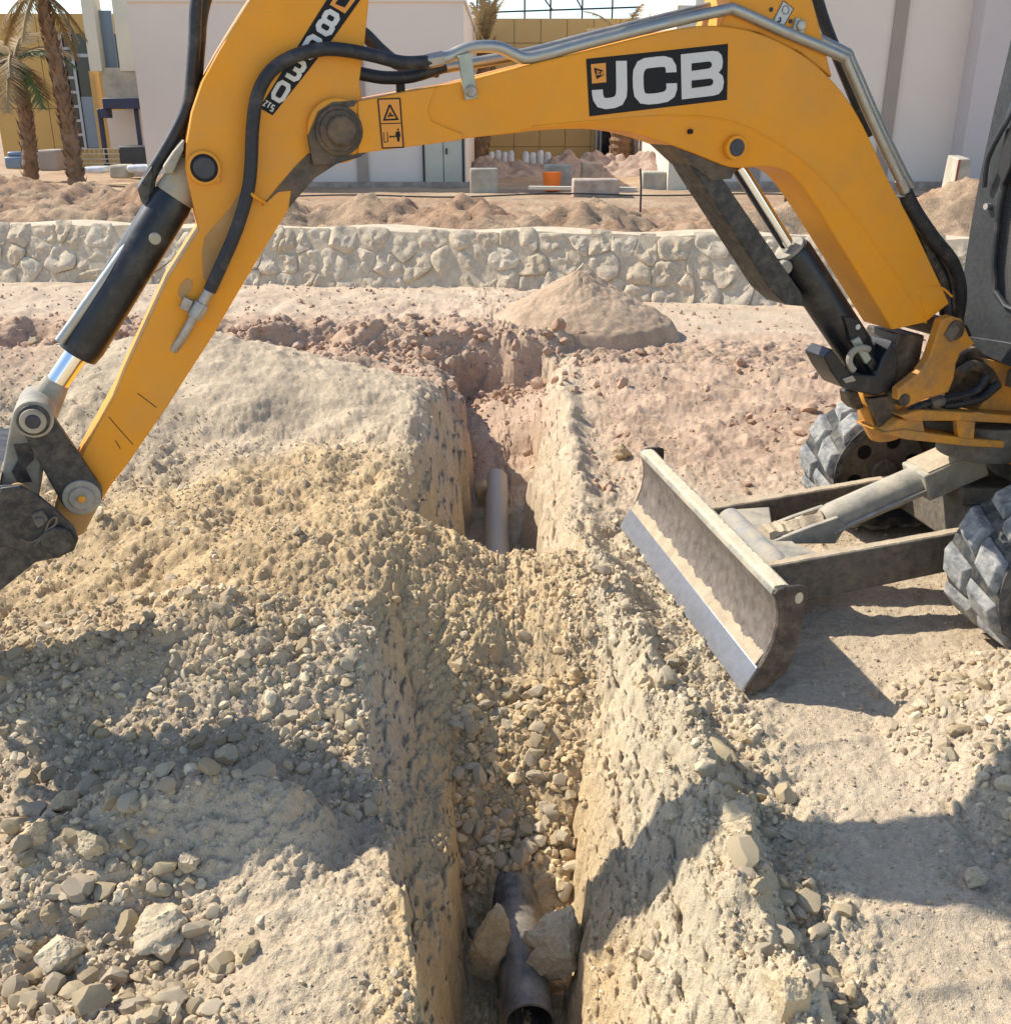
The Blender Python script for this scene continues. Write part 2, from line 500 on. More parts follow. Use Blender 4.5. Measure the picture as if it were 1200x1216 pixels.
def bank(x, y):
    """the ground without its trench"""
    big = fbm(x, y, 0.9, 3, 3)
    h = 0.018 * big
    left = ss(-0.12, -0.5, x)
    # spoil plateau left of the trench, higher away from the camera
    h = h + left * ((0.265 * ss(2.16, 2.80, y) + 0.03 * ss(3.2, 4.4, y)) * ss(7.2, 5.0, y))
    h = h + left * ss(2.3, 2.9, y) * ss(5.6, 4.4, y) * 0.11 * fbm(x + 3, y, 1.7, 3, 9)
    d = np.sqrt((x + 1.75) ** 2 * 0.75 + (y - 5.45) ** 2 * 1.1)
    h = h + 0.42 * np.clip(1 - d / 1.45, 0, 1) ** 1.15
    d = np.sqrt((x + 3.6) ** 2 + (y - 5.0) ** 2)
    h = h + 0.35 * np.clip(1 - d / 1.5, 0, 1)
    # ridge thrown up across the spoil, parallel to the picture
    h = h + 0.07 * ss(0.05, -0.5, x) * np.exp(-((y - 3.45 - 0.12 * np.sin(x * 2.1)) / 0.22) ** 2)
    # hump in the left foreground and the berm along the left rim
    yy = y - 2.10 - 0.18 * (x + 0.65) ** 2
    h = h + 0.19 * np.exp(-(np.where(yy > 0, yy / 0.10, yy / 0.16)) ** 2) * ss(-1.25, -0.85, x) * ss(-0.36, -0.58, x)
    h = h + 0.065 * ss(-0.85, -0.24, x) * ss(0.0, -0.18, x) * ss(2.08, 1.80, y)
    h = h + 0.10 * ss(-0.75, -1.2, x) * np.exp(-((y - 1.95) / 0.25) ** 2)
    h = h - 0.05 * np.exp(-((y - 1.72) / 0.12) ** 2) * ss(-0.5, -0.7, x)
    # berm along the right rim
    xb = ip(y, [1, 2.2, 2.7, 3.3, 4, 6], [0.60, 0.57, 0.51, 0.41, 0.35, 0.40])
    am = ip(y, [1, 2.4, 2.9, 3.5, 4.5, 6, 7.5], [0.13, 0.13, 0.12, 0.09, 0.06, 0.06, 0.0])
    xn = xb + 0.05 * fbm(x * 0 + 2.0, y, 2.6, 3, 21)
    h = h + am * (1 + 0.8 * fbm(x, y, 4, 3, 31)) * np.exp(-((x - xn) / np.where(x > xn, 0.065, 0.11)) ** 2)
    # gravel pile at the right edge
    d = np.sqrt((x - 1.80) ** 2 + (y - 2.48) ** 2 * 1.2)
    h = h + 0.34 * np.clip(1 - (d + 0.06 * big) / 0.68, 0, 1)
    # the far ground steps up behind a dug edge
    ye = 7.70 + 0.24 * fbm(x, y, 1.2, 4, 41, 0.55)
    h = h + (0.15 + 0.05 * fbm(x, y, 4, 4, 45)) * ss(0.0, 0.26, y - ye) * ss(0.95, 0.45, x) * ss(12.5, 8.4, y)
    h = h + 0.05 * ss(-0.4, -1.2, x) * ss(6.2, 7.2, y) * ss(8.6, 7.6, y) * (1 + 2.5 * fbm(x, y, 2.2, 4, 43))
    # churned red ground and track ruts on the right
    rough = ss(0.5, 0.85, x) * ss(4.75, 5.3, y) * ss(8.2, 7.2, y)
    rid = 1 - np.abs(fbm(x * 0.55 + 0.35 * y, y, 2.0, 4, 51)) * 2.2
    h = h + rough * (0.05 * np.clip(rid - 0.2, 0, 1) ** 2 + 0.03 * fbm(x * 0.6, y, 5, 4, 53))
    for yr in (8.5, 8.9, 9.35):
        h = h - 0.018 * np.exp(-((y + 0.1 * x - yr + 0.05 * np.sin(x * 1.3)) / 0.09) ** 2)
    h = h + 0.012 * np.sin(y * 46 + 1.5 * x) * np.exp(-((x - 2.6 - 0.25 * (y - 7)) / 0.30) ** 2) * ss(6.8, 7.3, y) * ss(8.3, 7.9, y)
    # faint ruts crossing the flat right foreground
    for yr, am2 in ((1.83, 0.016), (1.66, 0.014), (2.52, 0.012)):
        w = y - yr - 0.06 * (x - 1) - 0.03 * np.sin(3.3 * x + yr * 9)
        h = h + am2 * np.exp(-(w / 0.022) ** 2) * ss(0.72, 0.85, x) * (1 + fbm(x, y, 9, 2, 61))
    return h


def terrain(x, y, fine=True):
    base = bank(x, y)
    wob = (0.035 + 0.04 * ss(4.0, 4.6, y)) * fbm(x * 0.3, y, 2.4, 5, 71, 0.55) + 0.012 * fbm(x, y, 14, 3, 73)
    xc = x + wob * ss(0.9, 0.5, np.abs(x))
    rl, wl, wr, rr = (ip(y, TY, t) for t in (RIM_L, WAL_L, WAL_R, RIM_R))
    cl = ip(y, [1, 2.6, 3.4, 4.2, 8], [0.15, 0.17, 0.12, 0.08, 0.10])
    cr = ip(y, [1, 2.6, 3.6, 4.2, 8], [0.24, 0.22, 0.10, 0.16, 0.14])
    floor = -0.50 + 0.02 * fbm(x, y, 5, 3, 81)
    endw = ss(7.72, 7.52, y + 0.12 * fbm(x, y, 3, 3, 83))
    # left: slope from the rim, then a steep cut
    tl = np.clip((xc - rl) / (wl - rl), 0, 1)
    left = base * (1 - tl) + (-cl) * tl - 0.02 * np.sin(tl * math.pi)
    cut_l = ss(-0.012, 0.04, xc - wl)
    tr = np.clip((rr - xc) / (rr - wr), 0, 1)
    right = base * (1 - tr ** 1.3) + (-cr) * tr ** 1.3
    cut_r = ss(-0.012, 0.05, wr - xc)
    mid = 0.5 * (wl + wr)
    prof = np.where(xc < mid, left * (1 - cut_l) + floor * cut_l, right * (1 - cut_r) + floor * cut_r)
    h = base * (1 - endw) + prof * endw
    # loose backfill over the pipe
    fill = ip(y, [0, 2.22, 2.36, 2.52, 2.85, 3.2, 3.7, 3.93, 4.12, 4.3, 4.5, 5.75, 6.05, 6.35, 6.6, 7.0, 7.4, 7.7],
              [-0.6, -0.56, -0.42, -0.33, -0.15, 0.04, 0.075, -0.02, -0.18, -0.44, -0.56, -0.56, -0.44, -0.38, -0.26, -0.17, -0.27, -0.2])
    fill = fill + 0.05 * fbm(x, y, 3, 3, 91) + 0.22 * np.abs(xc - 0.02) ** 1.6 * ss(4.2, 3.4, y) + np.where(y > 5.9, 0.25 * (xc - 0.0), 0)
    fill = fill + 0.42 * np.clip(-x - 0.02, 0, 0.45) * ss(2.55, 3.0, y) * ss(4.2, 3.95, y)
    inside = ss(0.62, 0.30, np.abs(x) - 0.2 * (x < 0)) * ss(7.75, 7.5, y)
    k = 0.03
    hh = np.clip(0.5 + 0.5 * (fill - h) / k, 0, 1)
    sm = h * (1 - hh) + fill * hh + k * hh * (1 - hh)
    h = h * (1 - inside) + np.where(fill > h - 0.05, sm, h) * inside
    if fine:
        flat = ss(0.75, 0.95, x) * ss(4.9, 4.5, y) * ss(1.2, 1.0, np.clip((x - 0.0) * 0 + np.where(y < 2.9, x * 0.95, 0.5), 0, 9))
        am = 1 - 0.72 * flat
        smooth_l = np.exp(-(((x + 0.42) / 0.22) ** 2 + ((y - 1.65) / 0.28) ** 2)) + 1.1 * np.exp(-(((x + 1.1) / 0.9) ** 2 + ((y - 5.2) / 0.8) ** 2))
        am = am * (1 - 0.5 * np.clip(smooth_l, 0, 1))
        am = am * ip(y, [0, 2, 4, 5, 8, 12], [0.95, 1.0, 1.1, 0.75, 0.75, 0.7])
        far = ss(8.1, 8.8, y)
        am = am * (1 - 0.6 * far)
        slope = np.abs(terrain(x + 0.012, y, False) - h) / 0.012
        am = am / (1 + (0.9 * slope) ** 2)
        x0_, y0_ = x, y                      # let the relief run on down the cut faces instead of smearing
        x = x0_ + 1.15 * h * np.tanh(x0_ * 12); y = y0_ + 0.45 * h
        h = h + am * 0.026 * fbm(x, y, 4.5, 3, 101, 0.55)
        w1 = worley(x + 0.05 * pn(x * 9, y * 9, 5), y, 17, 111); w2 = worley(x, y, 38, 113); w3 = worley(x, y, 80, 115)
        gr = billow(x + 0.02 * pn(x * 20, y * 20, 9), y, 9, 6, 141, 0.62)
        h = h + am * 0.019 * gr
        h = h + am * (0.015 * (0.45 - w1) * ss(-0.25, 0.35, fbm(x, y, 2.3, 2, 117) + 0.10)
                      + 0.007 * (0.45 - w2) * ss(7, 4, y) + 0.004 * (0.45 - w3) * ss(6, 3, y))
        h = h + am * 0.009 * fbm(x, y, 48, 3, 119) * ss(7, 4, y)
        lumpy = ss(0.22, 0.34, x0_) * ss(0.85, 0.7, x0_) * ss(4.6, 3.8, y0_)
        h = h + lumpy / (1 + (0.35 * slope) ** 2) * (0.045 * np.clip(0.5 - worley(x + 0.03 * pn(x * 14, y * 14, 7), y, 11, 131), -0.1, 1) + 0.02 * fbm(x, y, 16, 4, 133, 0.6))
        fr2 = fbm(x * 0.8 + 0.3 * y, y, 6, 4, 135, 0.6)
        h = h + ss(5.0, 5.6, y) * ss(8.4, 7.6, y) * 0.028 * np.clip(fr2, -0.2, 1)
        h = h + ss(7.2, 7.5, y) * ss(8.3, 8.0, y) * (0.035 * billow(x, y, 5, 4, 137, 0.55) + 0.05 * np.clip(0.45 - worley(x, y, 5, 139), -0.1, 1))
        # rough digging marks down the cut faces
        steep = ss(0.75, 0.35, np.abs(x0_))
        h = h + steep * 0.010 * fbm(x, y, 14, 5, 121, 0.6) + steep * ss(0.6, 1.5, slope) * 0.05 * billow(x * 0.8, y, 6, 4, 123, 0.55)
    return h


def soil_col(x, y):
    pale = np.array((0.63, 0.52, 0.355)); tan = np.array((0.60, 0.44, 0.245)); grey = np.array((0.60, 0.475, 0.325))
    red = np.array((0.53, 0.365, 0.25)); track = np.array((0.58, 0.45, 0.32)); yel = np.array((0.62, 0.455, 0.25))
    c = np.broadcast_to(grey, x.shape + (3,)).copy()

    def lay(col, m):
        m = np.clip(m, 0, 1)[..., None]
        c[:] = c * (1 - m) + col * m
    n = fbm(x, y, 1.1, 4, 201) * 0.7
    lay(pale, ss(0.15, 0.4, x) * ss(4.5, 3.6, y) * 0.9)
    lay(track, ss(0.7, 0.95, x) * ss(1.0, 1.6, y) * 0.55)
    lay(tan, ss(0.15, -0.3, x) * ss(2.55, 3.0, y + n * 0.3) * ss(4.7, 4.0, y + n) * 0.95)
    lay(pale, ss(-0.75, -0.4, x) * ss(-0.1, -0.3, x) * ss(2.1, 1.8, y) * 0.2)
    lay(yel, ss(0.36, 0.2, np.abs(x - 0.02)) * ss(4.2, 3.7, y) * 0.75)
    lay(yel, np.exp(-((x + 0.19) / 0.08) ** 2) * ss(7, 5, y) * 0.75)  # warmer tint along the left trench wall, painted in for bounced light
    lay(red, ss(0.3, -0.2, x) * ss(5.4, 6.6, y + n * 1.2) * 0.85)
    lay(red, ss(0.35, 0.7, x) * ss(4.3, 5.2, y + n) * 0.8)
    lay(red, ss(-2.0, -2.6, x) * ss(4.0, 5.0, y) * 0.8)
    lay(red, ss(0.4, 0.25, np.abs(x)) * ss(5.6, 6.4, y) * 0.8)
    lay(red * 0.8, ss(0.02, 0.12, fbm(x * 0.6, y, 2.6, 4, 203)) * ss(4.9, 5.4, y) * ss(8.3, 7.6, y) * ss(0.4, 0.8, x) * 0.6)
    lay(track * 1.02, ss(8.2, 8.7, y + n * 0.5) * 0.9)
    lay(red * 1.1, ss(0.0, 0.3, fbm(x * 0.3, y, 1.3, 4, 205)) * ss(8.2, 8.9, y) * 0.35)
    return c


def grid_object(name, X, Y, Z, col, material, kind='structure'):
    nr, nc = X.shape
    me = bpy.data.meshes.new(name)
    co = np.stack((X, Y, Z), -1).reshape(-1, 3)
    idx = np.arange(nr * nc).reshape(nr, nc)
    q = np.stack((idx[:-1, :-1], idx[:-1, 1:], idx[1:, 1:], idx[1:, :-1]), -1).reshape(-1, 4)
    me.vertices.add(len(co)); me.vertices.foreach_set('co', co.astype(np.float32).ravel())
    me.loops.add(q.size); me.loops.foreach_set('vertex_index', q.astype(np.int32).ravel())
    me.polygons.add(len(q)); me.polygons.foreach_set('loop_start', (np.arange(len(q)) * 4).astype(np.int32))
    me.polygons.foreach_set('loop_total', np.full(len(q), 4, np.int32))
    me.update(calc_edges=True)
    a = me.color_attributes.new('Col', 'FLOAT_COLOR', 'POINT')
    cc = np.ones((len(co), 4), np.float32); cc[:, :3] = col.reshape(-1, 3)
    a.data.foreach_set('color', cc.ravel())
    me.shade_smooth()
    me.materials.append(material)
    o = bpy.data.objects.new(name, me)
    C.objects.link(o)
    if kind: o['kind'] = kind
    return o


NR, NC = 715, 815
ang = np.linspace(math.atan2(1.75, 0.95), math.atan2(1.75, 12.8), NR - 3)
yr_ = np.sort(np.concatenate(([-40.0, -4.0, 0.2], 1.75 / np.tan(ang), np.arange(7.35, 8.15, 0.0145))))
s = np.linspace(-1, 1, NC - 6)
s = np.sign(s) * (0.50 * np.abs(s) + 0.50 * np.abs(s) ** 2.2)            # denser columns at the trench
so_ = 1 + 1.35 * np.linspace(0, 1, 76)[1:] ** 1.4
s = np.concatenate((-so_[::-1], s, so_))
yy_ = np.maximum(yr_, 0.2)[:, None]
half = (0.465 * yy_ + 0.36) * 1.38
Xg = s[None, :] * half
side = np.array([60.0, 30.0, 20.0])[None, :] * np.ones_like(yy_)
Xg = np.concatenate((-side, Xg, side[:, ::-1]), 1)
Yg = np.broadcast_to(yr_[:, None], Xg.shape).copy()
Zg = terrain(Xg, np.maximum(Yg, 0.5))
ground = grid_object('ground', Xg, Yg, Zg, soil_col(Xg, Yg), M['soil'])

# ------------------------------------------------------------------ the raised ground behind the stone wall
UP = 0.42
xs_ = np.concatenate(([-120, -40, -20], np.linspace(-12, 12, 420), [20, 40, 120]))
ds_ = np.concatenate((np.linspace(0.02, 4.0, 120), np.linspace(4.1, 12, 60), [16, 24, 40, 80, 300]))
Dg, Xu = np.meshgrid(ds_, xs_, indexing='ij')
Yu = wall_y(np.clip(Xu, -14, 14)) + 0.16 + Dg
pm = np.exp(-((Dg - 1.2) / 0.75) ** 2)
pile = np.clip(0.50 + 0.85 * fbm(Xu * 0.8, Dg, 1.0, 4, 301), 0, 1)
Zu = UP + pm * 0.52 * pile + 0.03 * fbm(Xu, Yu, 1.2, 3, 303)
Zu += 0.14 * np.exp(-((Dg - 0.4) / 0.35) ** 2) * (1 + fbm(Xu, Dg, 1.5, 3, 305))
Zu += 0.42 * np.exp(-(((Xu + 6.6) / 1.6) ** 2 + ((Dg - 3.2) / 1.3) ** 2)) * (1 + 0.5 * fbm(Xu, Yu, 1.2, 3, 307))
Zu += 0.25 * np.exp(-(((Xu + 3.9) / 0.9) ** 2 + ((Dg - 2.0) / 0.9) ** 2))
Zu += 0.42 * np.exp(-(((Xu - 5.4) / 0.9) ** 2 + ((Dg - 2.2) / 1.0) ** 2))
near_ = ss(7, 4, Dg)
Zu += near_ * 0.07 * billow(Xu, Yu, 3.0, 5, 319, 0.6)
Zu += near_ * (0.06 * np.clip(0.5 - worley(Xu, Yu, 3.2, 311), -0.2, 1) + 0.05 * (0.45 - worley(Xu, Yu, 8, 313)) + 0.03 * fbm(Xu, Yu, 9, 3, 315))
redu = np.array((0.42, 0.265, 0.165)); palu = np.array((0.52, 0.385, 0.25))
mk = np.clip(ss(-0.15, 0.25, fbm(Xu, Yu, 0.8, 4, 317)) * 0.6 + ss(4, 8, Dg) * 0.4, 0, 1)[..., None]
raised = grid_object('raised_ground', Xu, Yu, Zu, redu * (1 - mk) + palu * mk, M['soil_far'])

# ------------------------------------------------------------------ rocks
def ico(sub):
    bm = bmesh.new(); bmesh.ops.create_icosphere(bm, subdivisions=sub, radius=1)
    bm.verts.ensure_lookup_table()
    v = np.array([p.co[:] for p in bm.verts]); f = np.array([[q.index for q in t.verts] for t in bm.faces]); bm.free()
    return v, f


def rock_shape(sub, seed, planes=9, rough=0.05, lump=0.12, cut=(0.46, 0.80)):
    g = np.random.default_rng(seed)
    v, f = ico(sub)
    v = v.copy()
    ph = g.uniform(0, 6, (3, 3)); fr = g.uniform(1.0, 2.2, 3)
    v *= (1 + lump * sum(np.sin(fr[i] * v @ ph[i] + i) for i in range(3)) / 1.5)[:, None]
    for _ in range(planes):
        n = g.normal(size=3); n /= np.linalg.norm(n); d = g.uniform(*cut)
        e = np.clip(v @ n - d, 0, None); v -= e[:, None] * n * 0.98
    if rough:
        k = g.uniform(-9, 9, (5, 3)); v *= (1 + rough * sum(np.sin(v @ k[i] + i) for i in range(5)) / 2.2)[:, None]
    v *= np.array((1.0, g.uniform(0.7, 0.95), g.uniform(0.5, 0.8)))
    return v / np.abs(v).max(), f


def rot_mats(n):
    q = rng.normal(size=(n, 4)); q /= np.linalg.norm(q, axis=1)[:, None]
    w, x, y, z = q.T
    return np.stack((1 - 2 * (y * y + z * z), 2 * (x * y - z * w), 2 * (x * z + y * w), 2 * (x * y + z * w), 1 - 2 * (x * x + z * z), 2 * (y * z - x * w),
                     2 * (x * z - y * w), 2 * (y * z + x * w), 1 - 2 * (x * x + y * y)), -1).reshape(n, 3, 3)


PAL = 1.15 * np.array(((0.45, 0.345, 0.21), (0.41, 0.32, 0.20), (0.50, 0.405, 0.265), (0.38, 0.305, 0.205), (0.46, 0.37, 0.255), (0.54, 0.45, 0.305)))
RED = 1.15 * np.array(((0.40, 0.26, 0.17), (0.36, 0.235, 0.16), (0.44, 0.31, 0.22)))


def scatter(n, xr, yr, smin, smax, power=2.2, sink=0.35, dens=None, pal=PAL):
    """stone positions and sizes over a patch of ground"""
    x = rng.uniform(*xr, n); y = yr[0] + (yr[1] - yr[0]) * rng.uniform(0, 1, n)
    if dens is not None:
        keep = rng.uniform(0, 1, n) < dens(x, y); x, y = x[keep], y[keep]
    sz = smin * (1 - rng.uniform(0, 1, len(x)) * (1 - (smax / smin) ** -power)) ** (-1 / power)
    c = pal[rng.integers(0, len(pal), len(x))] * rng.uniform(0.88, 1.12, (len(x), 1))
    return np.column_stack((x, y, sz, np.full(len(x), sink), c))


def clump(f, lo, hi, seed):
    return lambda x, y: ss(lo, hi, fbm(x, y, f, 3, seed))


S = []
S.append(scatter(5200, (-2.6, -0.1), (2.85, 4.5), 0.005, 0.034, 2.3, 0.55, dens=lambda x, y: 0.15 + 0.7 * ss(-0.1, 0.35, fbm(x, y, 2.2, 3, 401))))     # spoil left
S.append(scatter(3000, (-1.9, -0.42), (2.25, 2.95), 0.006, 0.034, 1.7, 0.55))                                               # stony slope in the shade
S.append(scatter(1500, (-1.5, -0.55), (1.45, 2.12), 0.007, 0.036, 1.7, 0.5, dens=lambda x, y: ss(-0.5, -0.75, x + 0.25 * (y - 1.8))))
S.append(scatter(900, (-0.75, -0.15), (1.2, 1.62), 0.005, 0.02, 2.0))
S.append(scatter(700, (-0.6, -0.3), (2.2, 2.5), 0.006, 0.028, 1.8))
S.append(scatter(1350, (-0.17, 0.25), (2.28, 3.0), 0.008, 0.036, 1.4, 0.4, pal=PAL * np.array((1.04, 0.97, 0.84))))                      # backfill
S.append(scatter(900, (-0.4, 0.33), (2.9, 3.95), 0.005, 0.028, 2.2, 0.5, pal=PAL * np.array((1.04, 0.97, 0.86))))
S.append(scatter(2600, (0.28, 0.85), (1.25, 3.6), 0.006, 0.045, 1.9, dens=lambda x, y: np.exp(-((x - ip(y, [1, 2.2, 2.7, 3.3, 4], [0.68, 0.66, 0.60, 0.46, 0.40])) / 0.10) ** 2)))  # outer foot of the berm
S.append(scatter(1500, (0.2, 0.7), (1.25, 4.3), 0.004, 0.02, 2.0))
S.append(scatter(3000, (1.05, 2.5), (1.85, 3.1), 0.008, 0.036, 1.8, dens=lambda x, y: ss(0.72, 0.5, np.sqrt((x - 1.8) ** 2 + (y - 2.48) ** 2 * 1.2))))
S.append(scatter(1300, (0.75, 2.4), (1.2, 4.8), 0.0035, 0.013, 2.2, 0.3))
S.append(scatter(700, (-3.2, -0.25), (4.4, 7.6), 0.006, 0.035, 2.4, 0.45, dens=clump(1.5, -0.3, 0.5, 407), pal=PAL))
S.append(scatter(2200, (0.25, 4.5), (4.6, 8.2), 0.010, 0.06, 2.0, dens=clump(1.4, -0.1, 0.4, 409), pal=RED))
S.append(scatter(1300, (-4.5, 0.5), (6.9, 8.3), 0.012, 0.075, 1.9, dens=clump(1.1, -0.2, 0.3, 411), pal=RED))
S.append(scatter(700, (-6, 5), (8.2, 10.4), 0.010, 0.03, 2.2, pal=RED))
S.append(scatter(900, (-3.5, 0.7), (7.35, 7.95), 0.012, 0.07, 1.7, 0.4, pal=RED))
S.append(scatter(90, (-0.3, 0.3), (6.1, 7.5), 0.010, 0.035, 1.8, pal=RED))
S.append(scatter(420, (0.25, 0.85), (1.3, 3.5), 0.016, 0.055, 1.3, 0.4, dens=lambda x, y: np.exp(-((x - ip(y, [1, 2.2, 2.7, 3.3, 4], [0.66, 0.64, 0.57, 0.45, 0.40])) / 0.07) ** 2), pal=PAL * 1.05))
S.append(scatter(160, (-1.5, -0.62), (1.4, 2.2), 0.02, 0.05, 1.4, 0.45))
S.append(scatter(2500, (-5.0, -2.2), (1.2, 5.5), 0.006, 0.035, 2.2, 0.5))
S.append(scatter(1200, (2.2, 4.5), (1.0, 5.0), 0.005, 0.025, 2.2, 0.5))
S.append(scatter(9000, (-2.2, 0.35), (1.2, 4.6), 0.0028, 0.007, 2.0, 0.3))
S.append(scatter(6500, (0.2, 2.1), (1.2, 4.4), 0.0026, 0.0065, 2.2, 0.3))
S.append(scatter(4000, (-3.0, 3.5), (4.4, 7.8), 0.004, 0.010, 2.2, 0.3, pal=(PAL[:3] + RED) / 2))
S.append(scatter(2600, (0.2, 0.75), (1.2, 3.6), 0.004, 0.014, 2.0, 0.3, pal=PAL * 1.06))
ST = np.concatenate(S)
ST = ST[~((np.abs(ST[:, 0] - 0.02) < 0.12) & (ST[:, 1] > 4.25) & (ST[:, 1] < 5.9))]
# keep the pipe's near end clear
ST = ST[~((np.abs(ST[:, 0] - 0.035) < 0.10) & (ST[:, 1] < 2.42))]
# nothing under the blade and the tracks
ST = ST[~((ST[:, 0] > 0.50) & (ST[:, 0] < 1.05) & (ST[:, 1] > 2.6) & (ST[:, 1] < 4.4) & (ST[:, 2] > 0.012) & (ST[:, 0] > 0.95 - 0.16 * (ST[:, 1] - 2.8)))]
_pw = np.exp(-(((ST[:, 0] + 0.68) / 0.30) ** 2 + ((ST[:, 1] - 2.30) / 0.09) ** 2)) + np.exp(-(((ST[:, 0] + 0.42) / 0.20) ** 2 + ((ST[:, 1] - 1.70) / 0.25) ** 2)) \
    + np.exp(-(((ST[:, 0] + 1.0) / 0.9) ** 2 + ((ST[:, 1] - 5.2) / 0.7) ** 2)) + 0.8 * np.exp(-(((ST[:, 0] + 0.70) / 0.22) ** 2 + ((ST[:, 1] - 2.02) / 0.10) ** 2))
ST = ST[rng.uniform(0, 1, len(ST)) > 0.93 * np.clip(1.4 * _pw, 0, 1) * (ST[:, 2] > 0.004)]      # powdery patches without stones
_h0 = terrain(ST[:, 0], ST[:, 1], False)
_sl = np.abs(terrain(ST[:, 0] + 0.012, ST[:, 1], False) - _h0) / 0.012        # few stones stay on the cut faces
ST = ST[(_sl < 0.9) | (rng.uniform(0, 1, len(ST)) < 0.12) & (_sl < 2.5)]
zs_ = terrain(ST[:, 0], ST[:, 1], True)
depth = CP * ST[:, 1] + SP * (CAM_H - zs_)
upx = 600 + F * ST[:, 0] / depth
vpx = 608 + F * ((CAM_H - zs_) * CP - ST[:, 1] * SP) / depth
seen = (upx > 5) & (upx < 1195) & (vpx > 330) & (vpx < 1212)
show = np.where(seen, ST[:, 2] / depth, 0)
order = np.argsort(-show)
big, rest = order[:290], order[290:]

shapes2 = [rock_shape(3, 900 + i, 11, 0.045) for i in range(7)] + [rock_shape(3, 950 + i, 7, 0.03, 0.16) for i in range(7)]
shapes1 = [rock_shape(2, 700 + i, 9, 0.03) for i in range(10)]
shapes0 = [rock_shape(1, 500 + i, 5, 0.0) for i in range(8)]


def rock_mesh(name, v, f, material):
    me = bpy.data.meshes.new(name)
    me.from_pydata(v.tolist(), [], f.tolist())
    me.shade_smooth(); me.set_sharp_from_angle(angle=R(24))
    me.materials.append(material)
    return me


stone_me = [rock_mesh('stone', v, f, M['stone']) for v, f in shapes1 + shapes2[:4]]
for i in big:
    x, y, r, sink = ST[i, :4]
    o = bpy.data.objects.new('stone', stone_me[random.randrange(len(stone_me))])
    o.scale = (r, r, r)
    o.rotation_euler = (random.gauss(0, 0.45), random.gauss(0, 0.45), random.uniform(0, 6.28))
    o.location = (x, y, zs_[i] + r * 0.45 - r * sink * 0.5)
    C.objects.link(o); o.parent = ground

V, Fc, K = [], [], []
off = 0
for lo, hi, shp in ((0.0155, 9, shapes1), (0.0, 0.0155, shapes0)):
    ids = rest[(ST[rest, 2] >= lo) & (ST[rest, 2] < hi)]
    which = rng.integers(0, len(shp), len(ids))
    for k, (v, f) in enumerate(shp):
        sel = ids[which == k]
        if not len(sel): continue
        vv = np.einsum('nij,vj->nvi', rot_mats(len(sel)), v) * ST[sel, 2][:, None, None]
        vv += np.column_stack((ST[sel, 0], ST[sel, 1], zs_[sel] + ST[sel, 2] * (0.5 - ST[sel, 3])))[:, None, :]
        V.append(vv.reshape(-1, 3))
        Fc.append((f[None] + (np.arange(len(sel)) * len(v))[:, None, None]).reshape(-1, 3) + off)
        K.append(np.repeat(ST[sel, 4:7], len(v), 0)); off += len(sel) * len(v)
V, Fc, K = np.concatenate(V), np.concatenate(Fc), np.concatenate(K)
me = bpy.data.meshes.new('gravel')
me.vertices.add(len(V)); me.vertices.foreach_set('co', V.astype(np.float32).ravel())
me.loops.add(Fc.size); me.loops.foreach_set('vertex_index', Fc.astype(np.int32).ravel())
me.polygons.add(len(Fc)); me.polygons.foreach_set('loop_start', (np.arange(len(Fc)) * 3).astype(np.int32)); me.polygons.foreach_set('loop_total', np.full(len(Fc), 3, np.int32))
me.update(calc_edges=True)
a = me.color_attributes.new('Col', 'FLOAT_COLOR', 'POINT')
cc = np.ones((len(V), 4), np.float32); cc[:, :3] = K; a.data.foreach_set('color', cc.ravel())
me.shade_smooth(); me.set_sharp_from_angle(angle=R(25))
me.materials.append(M['gravel'])
gravel = bpy.data.objects.new('gravel', me); C.objects.link(gravel)
tag(gravel, 'loose tan gravel and clods strewn over the dug ground', 'gravel', kind='stuff')


def boulder(px, py, wpx, ratio, seed, label, z=None, rot=None, lift=0.3, tall=None, yref=None):
    """a single rock; px, py is its middle in the photograph, wpx its width there"""
    p = on(px, py, 0.1)
    for _ in range(12):
        hz = float(terrain(np.array([p.x]), np.array([p.y]), False)[0]) if z is None else z
        p = on(px, py, hz + 0.02)
    r = wpx / 2 / F * (CP * p.y + SP * (CAM_H - p.z))
    v, f = rock_shape(5, seed, 16, 0.03, 0.12, (0.62, 0.9))
    g = np.random.default_rng(seed + 1); q_ = v / np.linalg.norm(v, axis=1)[:, None]
    nzv = fbm(q_[:, 0] * 1.3 + seed, q_[:, 1] * 1.3 + q_[:, 2] * 1.7, 2.2, 5, seed, 0.6) + 0.6 * fbm(q_[:, 2] * 1.5 + seed, q_[:, 0] - q_[:, 1], 5.0, 4, seed + 3, 0.6)
    v = v * (1 + 0.085 * nzv)[:, None]
    v = v / np.abs(v).max(0) * np.array((1, 0.85, ratio)) * r
    me = rock_mesh('boulder', v, f, M['boulder'])
    o = bpy.data.objects.new('boulder', me); C.objects.link(o)
    o.location = (p.x, p.y, p.z + r * ratio * lift - 0.02)
    o.rotation_euler = rot if rot else (0.2 * math.sin(seed), 0.2 * math.cos(seed), seed)
    return tag(o, label, 'rock')


